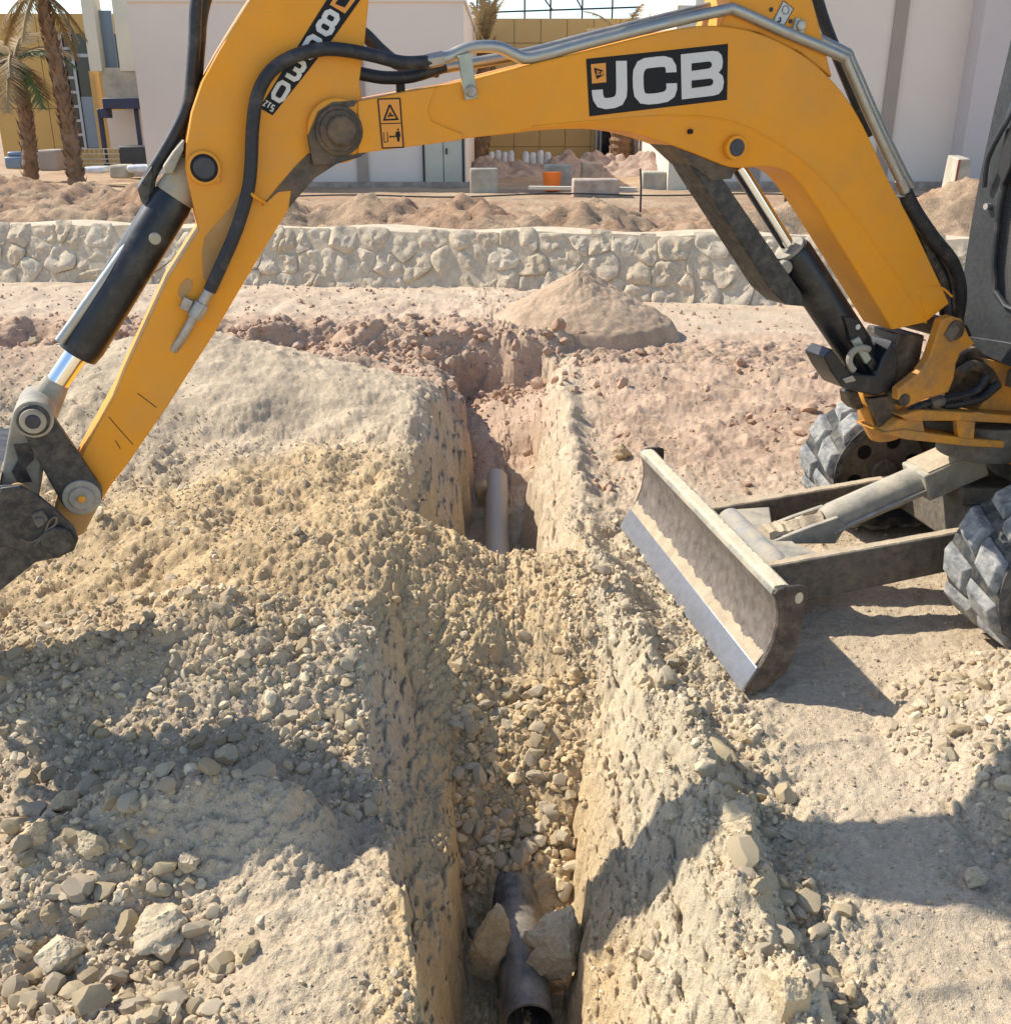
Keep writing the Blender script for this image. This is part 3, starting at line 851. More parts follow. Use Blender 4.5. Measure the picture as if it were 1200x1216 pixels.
boulder(662, 1126, 84, 1.15, 36, 'large tan boulder resting against the right side of the near pipe', z=-0.36, rot=(0.1, 0.15, 0.4), lift=0.25)
boulder(581, 1140, 52, 2.4, 44, 'tall narrow pointed rock wedged between the near pipe and left trench wall', z=-0.44, rot=(0.05, 0.1, 0.2), lift=0.5)
boulder(191, 1102, 74, 0.72, 33, 'biggest pitted rock in the lower left, beside a row of pale cobbles')
boulder(73, 1128, 62, 0.7, 35, 'rough angular rock near the lower left corner among cobbles')
boulder(106, 1000, 42, 0.95, 37, 'rounded rock stuck in the left slope, right of a taller one')
boulder(39, 994, 40, 1.2, 38, 'upright rock stuck in the left slope near the photo edge')
boulder(77, 948, 38, 0.7, 39, 'flat topped rock in a cluster above the two slope rocks')
boulder(222, 1020, 28, 1.1, 41, 'small pointed rock below the hump in the left foreground')
boulder(269, 892, 32, 0.75, 43, 'smooth grey cobble alone in the shade at the hump edge')
boulder(877, 975, 54, 0.95, 45, 'grey boulder at the start of the shadow band right of the trench')
boulder(800, 962, 38, 0.8, 47, 'rounded half buried rock on the shaded crest of the right berm')
boulder(938, 1178, 72, 0.95, 49, 'big blocky rock low on the right berm near the photo bottom')
boulder(1157, 1038, 30, 0.9, 51, 'round cobble at the foot of the right gravel pile')
boulder(768, 808, 26, 1.1, 53, 'pale angular rock on the right berm left of the blade')
boulder(838, 908, 32, 0.9, 55, 'angular clod on the outer edge of the right berm below the blade')
boulder(737, 538, 24, 1.0, 57, 'tan block beside the far top corner of the blade')
boulder(632, 594, 22, 0.8, 59, 'small rock in the far trench just right of the pipe', z=-0.44, lift=0.6)
boulder(572, 585, 20, 1.4, 61, 'small upright rock in the far trench just left of the pipe', z=-0.44, lift=0.6)

# ------------------------------------------------------------------ the sand heap at the trench head
th = np.linspace(0, 2 * math.pi, 181); rr_ = np.linspace(0, 1, 70)
RG, TG = np.meshgrid(rr_, th, indexing='ij')
cx0, cy0 = 0.63, 8.50
xx = RG * np.cos(TG) * 0.88; yy2 = RG * np.sin(TG) * 0.72
prof = np.clip(1 - RG, 0, 1) ** 1.0 * 0.50 - 0.02 * np.exp(-(RG / 0.05) ** 2)
zz = prof * (1 + 0.10 * fbm(xx + 7, yy2, 1.6, 3, 501) * ss(0.05, 0.4, RG)) + 0.008 * (0.4 - worley(xx, yy2, 14, 503)) + 0.014 * billow(xx, yy2, 9, 5, 505, 0.6) - 0.035 - 0.10 * ss(0.85, 1.0, RG)
colh = np.array((0.54, 0.385, 0.255)) * (1 + 0.25 * fbm(xx, yy2, 3, 3, 507))[..., None]
heap = grid_object('sand_heap', xx, yy2, zz, colh, M['soil'], None)
heap.location = (cx0, cy0, 0.08)
tag(heap, 'conical heap of reddish sand in front of the stone wall at the trench head', 'heap')

# ------------------------------------------------------------------ the pipe on the trench floor
pp = [Vector((0.062, 1.93, -0.435)), Vector((0.020, 2.5, -0.43)), Vector((-0.012, 3.4, -0.43)), Vector((-0.040, 4.6, -0.43)), Vector((-0.055, 6.0, -0.41))]
path = smooth_path(pp, 8)
mb = MB()
rings = []
n = 36
for r, pth in ((PIPE_R, path), (PIPE_R - 0.007, path[::-1])):
    for i, p in enumerate(pth):
        rings.append([p + Vector((math.cos(a), 0.03 * math.cos(a), math.sin(a))) * r for a in [2 * math.pi * k / n for k in range(n)]])
rings.append(rings[0])
mb.loft(rings, True, False)
pipe = mb.build('drain_pipe', M['pipe'], label='dark grey plastic pipe lying along the trench floor, buried in the middle', cat='pipe')

# ------------------------------------------------------------------ the rubble stone wall
WX0, WX1, WH = -13.0, 13.0, 0.635
wd = Vector((1, -0.14, 0)).normalized(); wn_ = Vector((-0.14, -1, 0)).normalized()
wall_root = empty('stone_wall', (0, wall_y(0), 0), 'low retaining wall of rough cream rubble stone across the site', 'wall')


def wpt(sx, z, d):
    p = Vector((0, wall_y(0), 0)) + wd * sx + wn_ * (d + 0.48 * (WH - z))
    return Vector((p.x, p.y, z))


mb = MB(); mb.loft([[wpt(sx, -0.15, 0.012), wpt(sx, WH - 0.03 + 0.016 * math.sin(sx * 5.1) * math.sin(sx * 2.3 + 1), 0.012), wpt(sx, WH - 0.02 + 0.02 * math.sin(sx * 3.7), -0.3), wpt(sx, -0.15, -0.6)] for sx in np.linspace(WX0, WX1, 260)])
mb.build('mortar_core', M['mortar'], wall_root)

def clip_poly(poly, a, bpt):
    """keep the side of the bisector nearer a"""
    mx, my = (a[0] + bpt[0]) / 2, (a[1] + bpt[1]) / 2; nx, ny = bpt[0] - a[0], bpt[1] - a[1]
    out = []
    for i in range(len(poly)):
        p, q = poly[i], poly[(i + 1) % len(poly)]
        dp = (p[0] - mx) * nx + (p[1] - my) * ny; dq = (q[0] - mx) * nx + (q[1] - my) * ny
        if dp <= 0: out.append(p)
        if dp * dq < 0:
            t = dp / (dp - dq); out.append((p[0] + (q[0] - p[0]) * t, p[1] + (q[1] - p[1]) * t))
    return out


seeds = []
rs = random.Random(5)
for row in range(3):
    xw = WX0 / 2 - 0.3 + rs.uniform(0, 0.2)
    while xw < -WX0 / 2 + 0.2:
        seeds.append((xw + rs.uniform(-0.06, 0.06), 0.10 + row * 0.22 + rs.uniform(-0.075, 0.075)))
        xw += rs.uniform(0.12, 0.40)
k3 = np.random.default_rng(77)
for i, a_ in enumerate(seeds):
    top_ = WH + rs.uniform(-0.05, 0.025); tl_ = rs.uniform(-0.02, 0.02)
    poly = [(a_[0] - 0.4, -0.06), (a_[0] + 0.4, -0.06), (a_[0] + 0.4, top_ + tl_), (a_[0] - 0.4, top_ - tl_)]
    for b_ in seeds:
        if b_ is not a_ and abs(b_[0] - a_[0]) < 0.75: poly = clip_poly(poly, a_, b_)
    if len(poly) < 3: continue
    cxp = sum(p[0] for p in poly) / len(poly); czp = sum(p[1] for p in poly) / len(poly)
    nA = 22; ray = []
    for k in range(nA):
        t = 2 * math.pi * k / nA; dx, dz = math.cos(t), math.sin(t); best = 9
        for j in range(len(poly)):
            p, q = poly[j], poly[(j + 1) % len(poly)]
            ex, ez = q[0] - p[0], q[1] - p[1]; den = dx * ez - dz * ex
            if abs(den) < 1e-9: continue
            tt = ((p[0] - cxp) * ez - (p[1] - czp) * ex) / den
            uu = ((p[0] - cxp) * dz - (p[1] - czp) * dx) / den
            if tt > 0 and -1e-6 <= uu <= 1 + 1e-6: best = min(best, tt)
        ray.append(best)
    ray = [min(ray[k], 1.25 * min(ray[k - 1], ray[(k + 1) % nA])) for k in range(nA)]
    pr = rs.uniform(0.020, 0.046); tx, tz = rs.uniform(-0.16, 0.16), rs.uniform(-0.2, 0.16); sd_ = rs.randrange(999)
    RGS = ((0.22, 1.0), (0.45, 1.0), (0.66, 0.96), (0.83, 0.84), (0.94, 0.68), (1.0, 0.42))
    P_ = [(cxp, czp, 1.0)]
    for fr, dp in RGS:
        for k in range(nA):
            t = 2 * math.pi * k / nA; q = ray[k] * fr
            P_.append((cxp + math.cos(t) * q, czp + math.sin(t) * q, dp))
    PA = np.array(P_); nz = fbm(PA[:, 0] + sd_, PA[:, 1], 7.0, 4, 811, 0.62)
    fl = np.abs(fbm(PA[:, 0] + sd_, PA[:, 1], 4.0, 2, 813))
    verts = [wpt(PA[q, 0], PA[q, 1], max(-0.012, PA[q, 2] * (pr + tx * (PA[q, 0] - cxp) + tz * (PA[q, 1] - czp) + 0.035 * nz[q] - 0.03 * fl[q]) + 0.008 * nz[q])) for q in range(len(PA))]
    faces = [(0, 1 + k, 1 + (k + 1) % nA) for k in range(nA)]
    for rg in range(len(RGS) - 1):
        for k in range(nA):
            a0, b0 = 1 + rg * nA + k, 1 + rg * nA + (k + 1) % nA
            faces.append((a0, a0 + nA, b0 + nA, b0))
    m_ = MB(); m_.add(verts, faces)
    m_.build('stone', M['masonry'], wall_root, ang=32)
# ------------------------------------------------------------------ the excavator
ex = empty('excavator', (1.9, 3.6, 0), 'orange mini excavator with black bucket and dozer blade working over the trench', 'excavator')
YB0, YB1 = 3.405, 3.595          # boom faces
YD0, YD1 = 3.425, 3.575          # dipper faces
YC = 3.50


def zm(x, y, ox, oy, k):
    return (ox + x / k, oy + y / k)


FR = True
# ---- boom
T = [(400, 124), (483, 108), (547, 97), (610, 81), (700, 59), (800, 35), (850, 30), (900, 39), (950, 63), (985, 92), (1013, 128), (1035, 170), (1055, 214), (1078, 256), (1100, 302), (1127, 360)]
Mi = [(400, 166), (480, 168), (547, 161), (600, 154), (667, 147), (735, 141), (790, 137), (840, 139), (878, 147), (917, 167), (948, 187), (970, 206), (993, 232), (1020, 265), (1055, 316), (1099, 383)]
B = [(405, 186), (480, 174), (547, 165), (600, 159), (667, 153), (735, 155), (780, 165), (830, 183), (873, 199), (912, 198), (935, 203), (952, 216), (975, 248), (1003, 293), (1033, 342), (1064, 393)]
v, f = [], []
nst = len(T)


def resample(pts, k=4):
    return [(p.x, p.y) for p in smooth_path([(x, y, 0) for x, y in pts], k)]


T, Mi, B = resample(T), resample(Mi), resample(B)
nst = len(T)
for i in range(nst):
    thick = 0.0 if i < 14 else 0.020
    for (x, y), dy in ((T[i], 0), (Mi[i], 0), (B[i], thick)):
        p = at(x, y, YB0); v.append((p.x, YB0 + dy, p.z))
    for (x, y), dy in ((B[i], thick), (Mi[i], 0), (T[i], 0)):
        p = at(x, y, YB0); v.append((p.x, YB1 - dy, p.z))
mb = MB()
mb.loft([[v[i * 6 + k] for k in range(6)] for i in range(nst)])
tip = at(402, 155, YB0)
mb.cyl((tip.x, YB0 + 0.001, tip.z), (tip.x, YB1 - 0.001, tip.z), 0.078, n=36)
boom = mb.build('boom', M['orange'], ex, bevel=0.004, ang=18)
# raised side stiffener line and doubler near the tip
mb = MB(); mb.plate([(425, 120), (483, 108), (518, 103), (512, 118), (508, 131), (512, 143), (530, 151), (551, 159), (547, 166), (480, 175), (425, 182)], YB0 - 0.006, YB0 + 0.004)
mb.build('tip_doubler', M['orange'], boom, bevel=0.003)
mb = MB(); mb.tube([at(x, y, YB0 + 0.001) for x, y in [(1130, 352), (1118, 342), (1098, 340), (1090, 352), (1098, 378)]], 0.004, 8, sub=4)
mb.tube([at(x, y, YB0 + 0.0015) for x, y in Mi[14:]], 0.0035, 6)
mb.build('weld_bead', M['orange'], boom)
# tip bearing
mb = MB()
for r, y0 in ((0.060, YB0 - 0.012), (0.050, YB0 - 0.020)):
    mb.cyl((tip.x, y0, tip.z), (tip.x, YB0 + 0.01, tip.z), r, n=30)
mb.build('pivot_boss', M['grease'], boom, bevel=0.003)
mb = MB(); mb.cyl((tip.x + 0.004, YB0 - 0.036, tip.z), (tip.x + 0.004, YB0, tip.z), 0.037, n=26); mb.build('pivot_pin', M['grease'], boom, bevel=0.006)
mb = MB(); mb.plate([(378, 132), (395, 121), (425, 119), (420, 126), (398, 130), (386, 145), (384, 165), (395, 183), (420, 184), (438, 178), (428, 186), (398, 195), (372, 195), (366, 160)], YB0 - 0.003, YB0 + 0.03)
mb.build('grease_ring', M['grease'], boom)
# lift cylinder pin in the boom
for (x, y), r in (((873, 175), 0.024),):
    p = at(x, y, YB0)
    mb = MB(); mb.cyl((p.x, YB0 - 0.008, p.z), (p.x, YB0 + 0.01, p.z), 0.034, n=26); mb.build('pin_collar', M['orange'], boom, bevel=0.002)
    mb = MB(); mb.cyl((p.x, YB0 - 0.012, p.z), (p.x, YB0 + 0.01, p.z), r, n=26); mb.build('pin', M['pin'], boom, bevel=0.002)
p = at(820, 156, YB0); mb = MB(); mb.cyl((p.x, YB0 - 0.002, p.z), (p.x, YB0 + 0.01, p.z), 0.007, n=12); mb.build('bolt_hole', M['d_black'], boom)
mb = MB(); mb.plate([(800, 164), (830, 183), (873, 199), (868, 212), (845, 214), (822, 196), (792, 168)], YB0 + 0.028, YB1 - 0.028); mb.build('clevis_gap', M['grease'], boom)
# bracket on the back of the boom
mb = MB(); mb.plate([(855, 31), (866, 6), (874, -28), (895, -55), (930, -58), (955, -30), (966, 5), (975, 40), (988, 92), (950, 62), (900, 38)], YB0 + 0.02, YB1 - 0.02)
mb.build('cylinder_bracket', M['orange'], boom, bevel=0.004)
for x, y, r in ((915, 11, 0.006), (938, 25, 0.006)):
    p = at(x, y, YB0 + 0.02); mb = MB(); mb.cyl((p.x, p.y - 0.003, p.z), (p.x, p.y + 0.01, p.z), r, n=12); mb.build('bolt', M['dark'], boom)
mb = MB(); mb.plate([(930, 0), (942, 10), (929, 34), (916, 27)], YB0 + 0.018, YB0 + 0.021); hd = mb.build('hook_decal', M['d_grey'], boom)
mb = MB(); Yh = YB0 + 0.0172
mb.ribbon([(926, 20), (926.5, 24), (924.5, 26.5), (922.8, 24.5)], 1.7, Yh)
mb.ribbon([(932.5 + 4 * math.cos(a), 11.5 + 5 * math.sin(a)) for a in np.linspace(0, 6.28, 17)], 0.7, Yh - 0.0003)
mb.ribbon([(930, 0.5), (942, 10), (929, 33.5), (916.6, 27), (930, 0.5)], 0.7, Yh - 0.0006)
mb.build('print', M['d_black'], hd, smooth=False)
mb = MB(); mb.plate([(946, 20), (957, 25), (953, 45), (940, 40)], YB0 + 0.008, YB0 + 0.02); cl_ = mb.build('pipe_clamp', M['plate'], boom, bevel=0.002)
p = at(950, 30, YB0 + 0.008); mb = MB(); mb.cyl((p.x, p.y - 0.008, p.z), (p.x, p.y, p.z), 0.014, n=16); mb.build('bolt', M['steel'], cl_, bevel=0.002)
mb = MB(); mb.plate([(544, 66), (560, 62), (567, 116), (553, 119)], YB0 - 0.014, YB0 - 0.001); cl_ = mb.build('pipe_clamp', M['plate'], boom, bevel=0.002)
p = at(559, 108, YB0 - 0.014); mb = MB(); mb.cyl((p.x, p.y - 0.008, p.z), (p.x, p.y, p.z), 0.015, n=16); mb.build('bolt', M['steel'], cl_, bevel=0.003)
p = at(484, 105, YB0); mb = MB(); mb.cyl((p.x, YC - 0.02, p.z - 0.01), (p.x, YC - 0.02, p.z + 0.012), 0.012, n=12); mb.build('grease_cap', M['dark'], boom)
# steel pipes along the back of the boom, with their hoses
main = [(506, 73), (530, 68), (548, 60), (566, 55), (592, 56), (612, 65), (632, 68), (700, 50), (800, 25), (860, 12), (874, 12), (930, 37), (998, 66), (1006, 76), (1034, 140), (1066, 208), (1074, 226)]
mb = MB(); mb.tube([at(x, y, YB0 + 0.012) for x, y in main], 0.0155, 12, sub=3); mb.build('steel_pipe', M['galv'], boom)
sec = [(524, 80), (560, 75), (600, 68), (640, 60), (700, 44), (800, 19), (862, 4), (876, 4), (930, 28), (1000, 60), (1010, 72), (1040, 140), (1072, 206), (1082, 222)]
mb = MB(); mb.tube([at(x, y, YB1 - 0.05) for x, y in sec], 0.0155, 12, sub=3); mb.build('steel_pipe', M['galv'], boom)
for q in ((506, 73, YB0 + 0.012, 526, 69), (1068, 212, YB0 + 0.012, 1076, 231)):
    mb = MB(); a, b2 = at(q[0], q[1], q[2]), at(q[3], q[4], q[2])
    mb.cyl(a, b2, 0.019, n=6); mb.build('pipe_nut', M['steel'], boom, bevel=0.002)
mb = MB()
mb.tube([at(1074, 228, YB0 + 0.012), at(1086, 252, YB0 + 0.015), at(1108, 284, YB0 + 0.02), at(1130, 312, YB0 + 0.04), at(1139, 345, YB0 + 0.06), at(1135, 382, YB0 + 0.09), at(1126, 420, YC)], 0.024, 12, sub=5)
mb.build('hose', M['hose'], boom)
mb = MB()
mb.tube([at(1080, 240, YC), at(1098, 280, YC), at(1120, 318, YC), at(1130, 350, YC), at(1124, 400, YC + 0.02)], 0.024, 12, sub=5); mb.build('hose', M['hose'], boom)
mb = MB(); mb.tube([at(1084, 246, YC - 0.03), at(1100, 296, YC - 0.04), at(1118, 336, YC - 0.04), at(1122, 372, YC - 0.03)], 0.02, 10, sub=5); mb.build('hose', M['black_worn'], boom)
mb = MB(); mb.tube([at(966, -14, YB1 - 0.03), at(978, 25, YB1 - 0.03), at(994, 66, YB1 - 0.03), at(1010, 105, YB1 - 0.03), at(1032, 160, YB1 - 0.03)], 0.018, 10, sub=5); mb.build('hose', M['hose'], boom)
mb = MB(); mb.plate([(855, 20), (872, -6), (888, -8), (882, 12), (868, 14)], YB0 + 0.05, YB1 - 0.05); mb.build('cylinder_eye', M['grease'], boom, bevel=0.006)
# the dipper cylinder above the boom
a, b2 = at(892, -28, YC), at(412, -118, YC)
mb = MB(); mid = a.lerp(b2, 0.62); mb.cyl(a, mid, 0.05, n=24); dcy = mb.build('dipper_cylinder', M['black'], ex, bevel=0.004)
mb = MB(); mb.cyl(mid, b2, 0.027, n=20); mb.build('rod', M['chrome'], dcy)
mb = MB()
for q in (a, b2): mb.cyl(q + Vector((0, -0.06, 0)), q + Vector((0, 0.06, 0)), 0.05, n=20)
mb.build('eye', M['black_worn'], dcy, bevel=0.003)

# ---- decals on the boom
Yk = YB0 - 0.0015
z6 = lambda x, y: zm(x, y, 680, 30, 6)
mb = MB(); mb.flat([z6(*q) for q in ((95, 238), (600, 185), (1105, 130), (1098, 530), (600, 590), (118, 648))], Yk); dec = mb.build('brand_decal', M['d_black'], boom, smooth=False)
mb = MB()
mb.ribbon([z6(*q) for q in ((345, 252), (348, 455), (344, 500), (325, 535), (290, 550), (235, 557), (200, 548), (182, 520), (176, 490), (174, 458))], 78 / 6, Yk - 0.0012)
mb.ribbon([z6(*q) for q in ((700, 334), (698, 296), (680, 265), (650, 256), (600, 259), (520, 269), (488, 285), (468, 325), (464, 370), (466, 440), (474, 490), (500, 520), (540, 525), (600, 520), (660, 508), (692, 485), (704, 450), (703, 412))], 76 / 6, Yk - 0.0012)
bo = [(768, 206), (1000, 181), (1035, 186), (1060, 212), (1068, 255), (1062, 305), (1038, 335), (1066, 358), (1076, 400), (1066, 455), (1040, 488), (1000, 500), (775, 527)]
mb.flat([z6(*q) for q in bo], Yk - 0.0012)
mb.build('brand_letters', M['d_white'], dec, smooth=False)
mb = MB()
for x0, y0, x1, y1, sk in ((846, 270, 990, 314, -14), (846, 392, 1000, 437, -14)):
    mb.flat([z6(*q) for q in ((x0, y0), (x1 - 18, y0 + sk), (x1 - 3, y0 + sk + 10), (x1, y0 + sk + 22), (x1 - 4, y1 + sk - 6), (x1 - 20, y1 + sk + 6), (x0, y1 + 10))], Yk - 0.0022)
mb.build('letter_counter', M['d_black'], dec, smooth=False)
mb = MB(); mb.flat([z6(*q) for q in ((128, 276), (234, 266), (238, 404), (136, 414))], Yk - 0.0012); lg = mb.build('logo_square', M['d_orange'], dec, smooth=False)
mb = MB()
mb.flat([z6(*q) for q in ((150, 300), (212, 318), (222, 352), (170, 382), (158, 340))], Yk - 0.002)
mb.build('logo_badge', M['d_black'], lg, smooth=False)
mb = MB()
mb.ribbon([z6(*q) for q in ((172, 318), (174, 350), (166, 354))], 1.0, Yk - 0.0026)
mb.ribbon([z6(*q) for q in ((192, 326), (183, 326), (184, 350), (194, 350))], 1.0, Yk - 0.0026)
mb.ribbon([z6(*q) for q in ((202, 330), (203, 350), (213, 347), (212, 332), (203, 330))], 1.0, Yk - 0.0026)
mb.build('logo_letters', M['d_orange'], lg, smooth=False)
# warning sticker
z7 = lambda x, y: zm(x, y, 280, 0, 6)
Yw_ = YB0 - 0.0075
mb = MB(); mb.flat([z7(*q) for q in ((1010, 703), (1170, 698), (1197, 1050), (1043, 1056))], Yw_); wdk = mb.build('warning_sticker', M['d_orange'], boom, smooth=False)
mb = MB()
mb.ribbon([z7(*q) for q in ((1012, 705), (1168, 700), (1194, 1048), (1045, 1054), (1012, 705))], 1.5, Yw_ - 0.0008)
mb.ribbon([z7(*q) for q in ((1030, 880), (1184, 876))], 1.0, Yw_ - 0.0011)
mb.ribbon([z7(*q) for q in ((1096, 745), (1152, 848), (1056, 853), (1096, 745))], 2.0, Yw_ - 0.0014)
mb.ribbon([z7(*q) for q in ((1082, 825), (1125, 822))], 1.4, Yw_ - 0.0016)
mb.ribbon([z7(*q) for q in ((1088, 835), (1100, 800), (1112, 830))], 1.2, Yw_ - 0.0018)
mb.ribbon([z7(*q) for q in ((1052, 940), (1058, 1012), (1084, 1008), (1078, 938))], 0.9, Yw_ - 0.0008)
mb.ribbon([z7(*q) for q in ((1094, 973), (1132, 971))], 1.2, Yw_ - 0.0008)
for q in (((1090, 973), (1104, 962), (1105, 984)), ((1136, 971), (1122, 961), (1123, 982))):
    mb.flat([z7(*k) for k in q], Yw_ - 0.0012)
mb.flat([z7(1155 + 7 * math.cos(t), 922 + 8 * math.sin(t)) for t in np.linspace(0, 6.28, 12)[:-1]], Yw_ - 0.0008)
mb.flat([z7(*q) for q in ((1140, 936), (1166, 934), (1174, 972), (1166, 974), (1166, 1006), (1150, 1008), (1146, 975), (1136, 974))], Yw_ - 0.001)
mb.build('print', M['d_black'], wdk, smooth=False)

# ---- dipper
DP = [(400, -150), (370, -112), (328, -45), (297, 0), (280, 27), (260, 60), (240, 97), (228, 133), (221, 173), (220, 200), (226, 227), (232, 253), (237, 272), (200, 330), (169, 396), (147, 443), (137, 467), (103, 528), (93, 547), (84, 566),
      (74, 592), (70, 612), (78, 628), (92, 634), (104, 622), (117, 600), (133, 575), (150, 553), (200, 481), (217, 454), (252, 400), (280, 352), (312, 298), (345, 245), (372, 212), (402, 192), (436, 178), (430, 120), (427, 95), (433, 50), (438, 0), (446, -70), (438, -130), (420, -152)]
mb = MB(); mb.plate(DP, YD0, YD1)
dip = mb.build('dipper', M['orange'], ex, bevel=0.004, ang=25)
p = at(242, 199, YD0)
mb = MB(); mb.cyl((p.x, YD0 - 0.012, p.z), (p.x, YD0 + 0.01, p.z), 0.041, n=30); mb.build('pin_collar', M['orange'], dip, bevel=0.003)
mb = MB(); mb.cyl((p.x, YD0 - 0.013, p.z), (p.x, YD0 + 0.01, p.z), 0.033, n=30); mb.build('pin_seat', M['d_black'], dip)
mb = MB(); mb.cyl((p.x, YD0 - 0.018, p.z), (p.x, YD0 + 0.01, p.z), 0.027, n=30); mb.build('pin', M['pin'], dip, bevel=0.003)
for x, y in ((258, 213), (229, 187)):
    p = at(x, y, YD0); mb = MB(); mb.cyl((p.x, YD0 - 0.010, p.z), (p.x, YD0 + 0.01, p.z), 0.009, n=8); mb.build('bolt', M['orange_dirty'], dip, bevel=0.002)
# worn greasy streak along the edge of the side box
mb = MB(); mb.plate([(366, 182), (395, 178), (430, 180), (402, 193), (374, 211), (352, 236), (343, 247), (346, 226), (330, 228), (311, 245), (334, 217), (352, 196)], YD0 - 0.0025, YD0 + 0.004)
mb.build('grease_smear', M['grease'], dip)
mb = MB(); mb.plate([(290, 218), (296, 236), (272, 292), (250, 340), (241, 330), (240, 300), (243, 282), (256, 266), (274, 246)], YD0 - 0.0022, YD0 + 0.004)
mb.build('soil_smear', M['dusty_orange'], dip)
mb = MB(); mb.plate([(222, 330), (229, 334), (227, 344), (217, 356), (211, 350), (214, 338)], YD0 - 0.0022, YD0 + 0.004); mb.build('soil_smear', M['dusty_orange'], dip)
mb = MB()
for pts in (((129, 495), (142, 510), (158, 528)), ((163, 467), (174, 475), (186, 484)), ((137, 523), (143, 533))):
    mb.ribbon(list(pts), 0.8, YD0 - 0.0014 - 0.0003 * len(mb.f))
mb.build('scratches', M['d_black'], dip, smooth=False)
# the model decal: stacked figures on a black strip
UX, UY = (0.508, -0.861), (0.861, 0.508)             # up along the strip, right across it
o0 = (308.5, 128.0)


def dl(a_, b_):      # a_ along right, b_ along up, in photo px from the lower left corner of the strip
    return (o0[0] + UY[0] * a_ + UX[0] * b_, o0[1] + UY[1] * a_ + UX[1] * b_)


Yd_ = YD0 - 0.0015
v_ = None
mb = MB(); mb.flat([dl(0, 0), dl(17.5, 0), dl(26, 60), dl(33, 118), dl(38, 178), dl(4, 178), dl(2, 118), dl(1, 60)], Yd_)
md = mb.build('model_decal', M['d_black'], dip, smooth=False)
mb = MB()


def fig(kind, a0, b0, w, h, sw, y):
    def L(pts): mb.ribbon([dl(a0 + p[0] * w, b0 + p[1] * h) for p in pts], sw, y)
    if kind == '0':
        L([(0.5, 0), (0.2, 0.0), (0, 0.2), (0, 0.8), (0.2, 1), (0.8, 1), (1, 0.8), (1, 0.2), (0.8, 0), (0.5, 0)])
    elif kind == '8':
        L([(0.5, 0.5), (0.15, 0.5), (0, 0.35), (0, 0.15), (0.2, 0), (0.8, 0), (1, 0.15), (1, 0.35), (0.85, 0.5), (0.5, 0.5)])
        y -= 0.0004
        L([(0.5, 0.5), (0.15, 0.52), (0.05, 0.65), (0.05, 0.87), (0.22, 1), (0.78, 1), (0.95, 0.87), (0.95, 0.65), (0.85, 0.52), (0.5, 0.5)])
    elif kind == '3':
        L([(0, 1), (0.8, 1), (1, 0.85), (1, 0.65), (0.8, 0.5), (0.3, 0.5)])
        y -= 0.0004
        L([(0.3, 0.5), (0.8, 0.5), (1, 0.35), (1, 0.15), (0.8, 0), (0, 0)])
    elif kind == 'T':
        L([(0, 1), (1, 1)]); y -= 0.0004; L([(0.5, 1), (0.5, 0)])
    elif kind == 'S':
        L([(1, 1), (0, 1), (0, 0.5), (1, 0.5), (1, 0), (0, 0)])
    elif kind == 'Z':
        L([(0, 1), (1, 1), (0, 0), (1, 0)])


Yf_ = Yd_ - 0.0012
fig('8', 10, 116, 16, 25, 6.2, Yf_); fig('0', 8, 82, 15.5, 23, 6, Yf_); fig('3', 6.5, 50, 14, 22, 5.6, Yf_); fig('0', 5, 19, 13, 21, 5.2, Yf_)
fig('Z', 1.5, 5, 2.6, 6.5, 1.5, Yf_); fig('T', 6.0, 5, 3.0, 6.5, 1.5, Yf_); fig('S', 11.4, 4, 3.0, 7, 1.5, Yf_)
mb.build('model_figures', M['d_white'], md, smooth=False)
mb = MB(); mb.flat([dl(9, 148), dl(30, 148), dl(33, 174), dl(10, 174)], Yf_); lg = mb.build('logo_square', M['d_orange'], md, smooth=False)
mb = MB()
mb.flat([dl(14, 152), dl(26, 154), dl(27, 166), dl(15, 169)], Yf_ - 0.001); mb.build('logo_badge', M['d_black'], lg, smooth=False)

# hoses running from the boom pipes down the face of the dipper
Yh = YD0 - 0.03
mb = MB(); mb.tube([at(x, y, yy) for x, y, yy in [(510, 73, YB0 + 0.012), (478, 74, YB0), (445, 66, Yh), (415, 60, Yh), (385, 58, Yh), (350, 66, Yh), (322, 84, Yh), (306, 112, Yh), (300, 150, Yh), (298, 195, Yh), (294, 228, Yh), (281, 272, Yh), (264, 312, Yh), (249, 345, Yh + 0.008)]], 0.0165, 12, sub=5)
mb.build('hose', M['hose'], dip)
mb = MB(); a, b2 = at(251, 341, Yh + 0.008), at(236, 366, Yh + 0.01); mb.cyl(a, b2, 0.013, n=14); mb.build('hose_ferrule', M['steel'], dip)
mb = MB(); mb.cyl(at(240, 360, Yh + 0.01), at(230, 377, Yh + 0.01), 0.020, n=6); mb.build('hose_nut', M['steel'], dip, bevel=0.002)
mb = MB(); mb.plate([(219, 352), (230, 358), (224, 371), (213, 366)], YD0 - 0.02, YD0); mb.build('clamp_block', M['steel'], dip, bevel=0.002)
mb = MB(); mb.tube([at(232, 372, Yh + 0.012), at(220, 395, YD0 - 0.012), at(206, 416, YD0 + 0.006)], 0.0115, 12, sub=4); mb.build('steel_pipe', M['steel'], dip)
mb = MB(); mb.tube([at(289, 222, YD0 - 0.004), at(301, 232, YD0 - 0.045), at(315, 241, YD0 - 0.004)], 0.0045, 8, sub=4); mb.build('hose_guide', M['orange'], dip)
mb = MB(); mb.tube([at(x, y, YB0 + 0.05) for x, y in [(528, 78), (490, 90), (458, 92), (432, 88), (405, 82)]], 0.0165, 12, sub=5); mb.build('hose', M['hose'], dip)
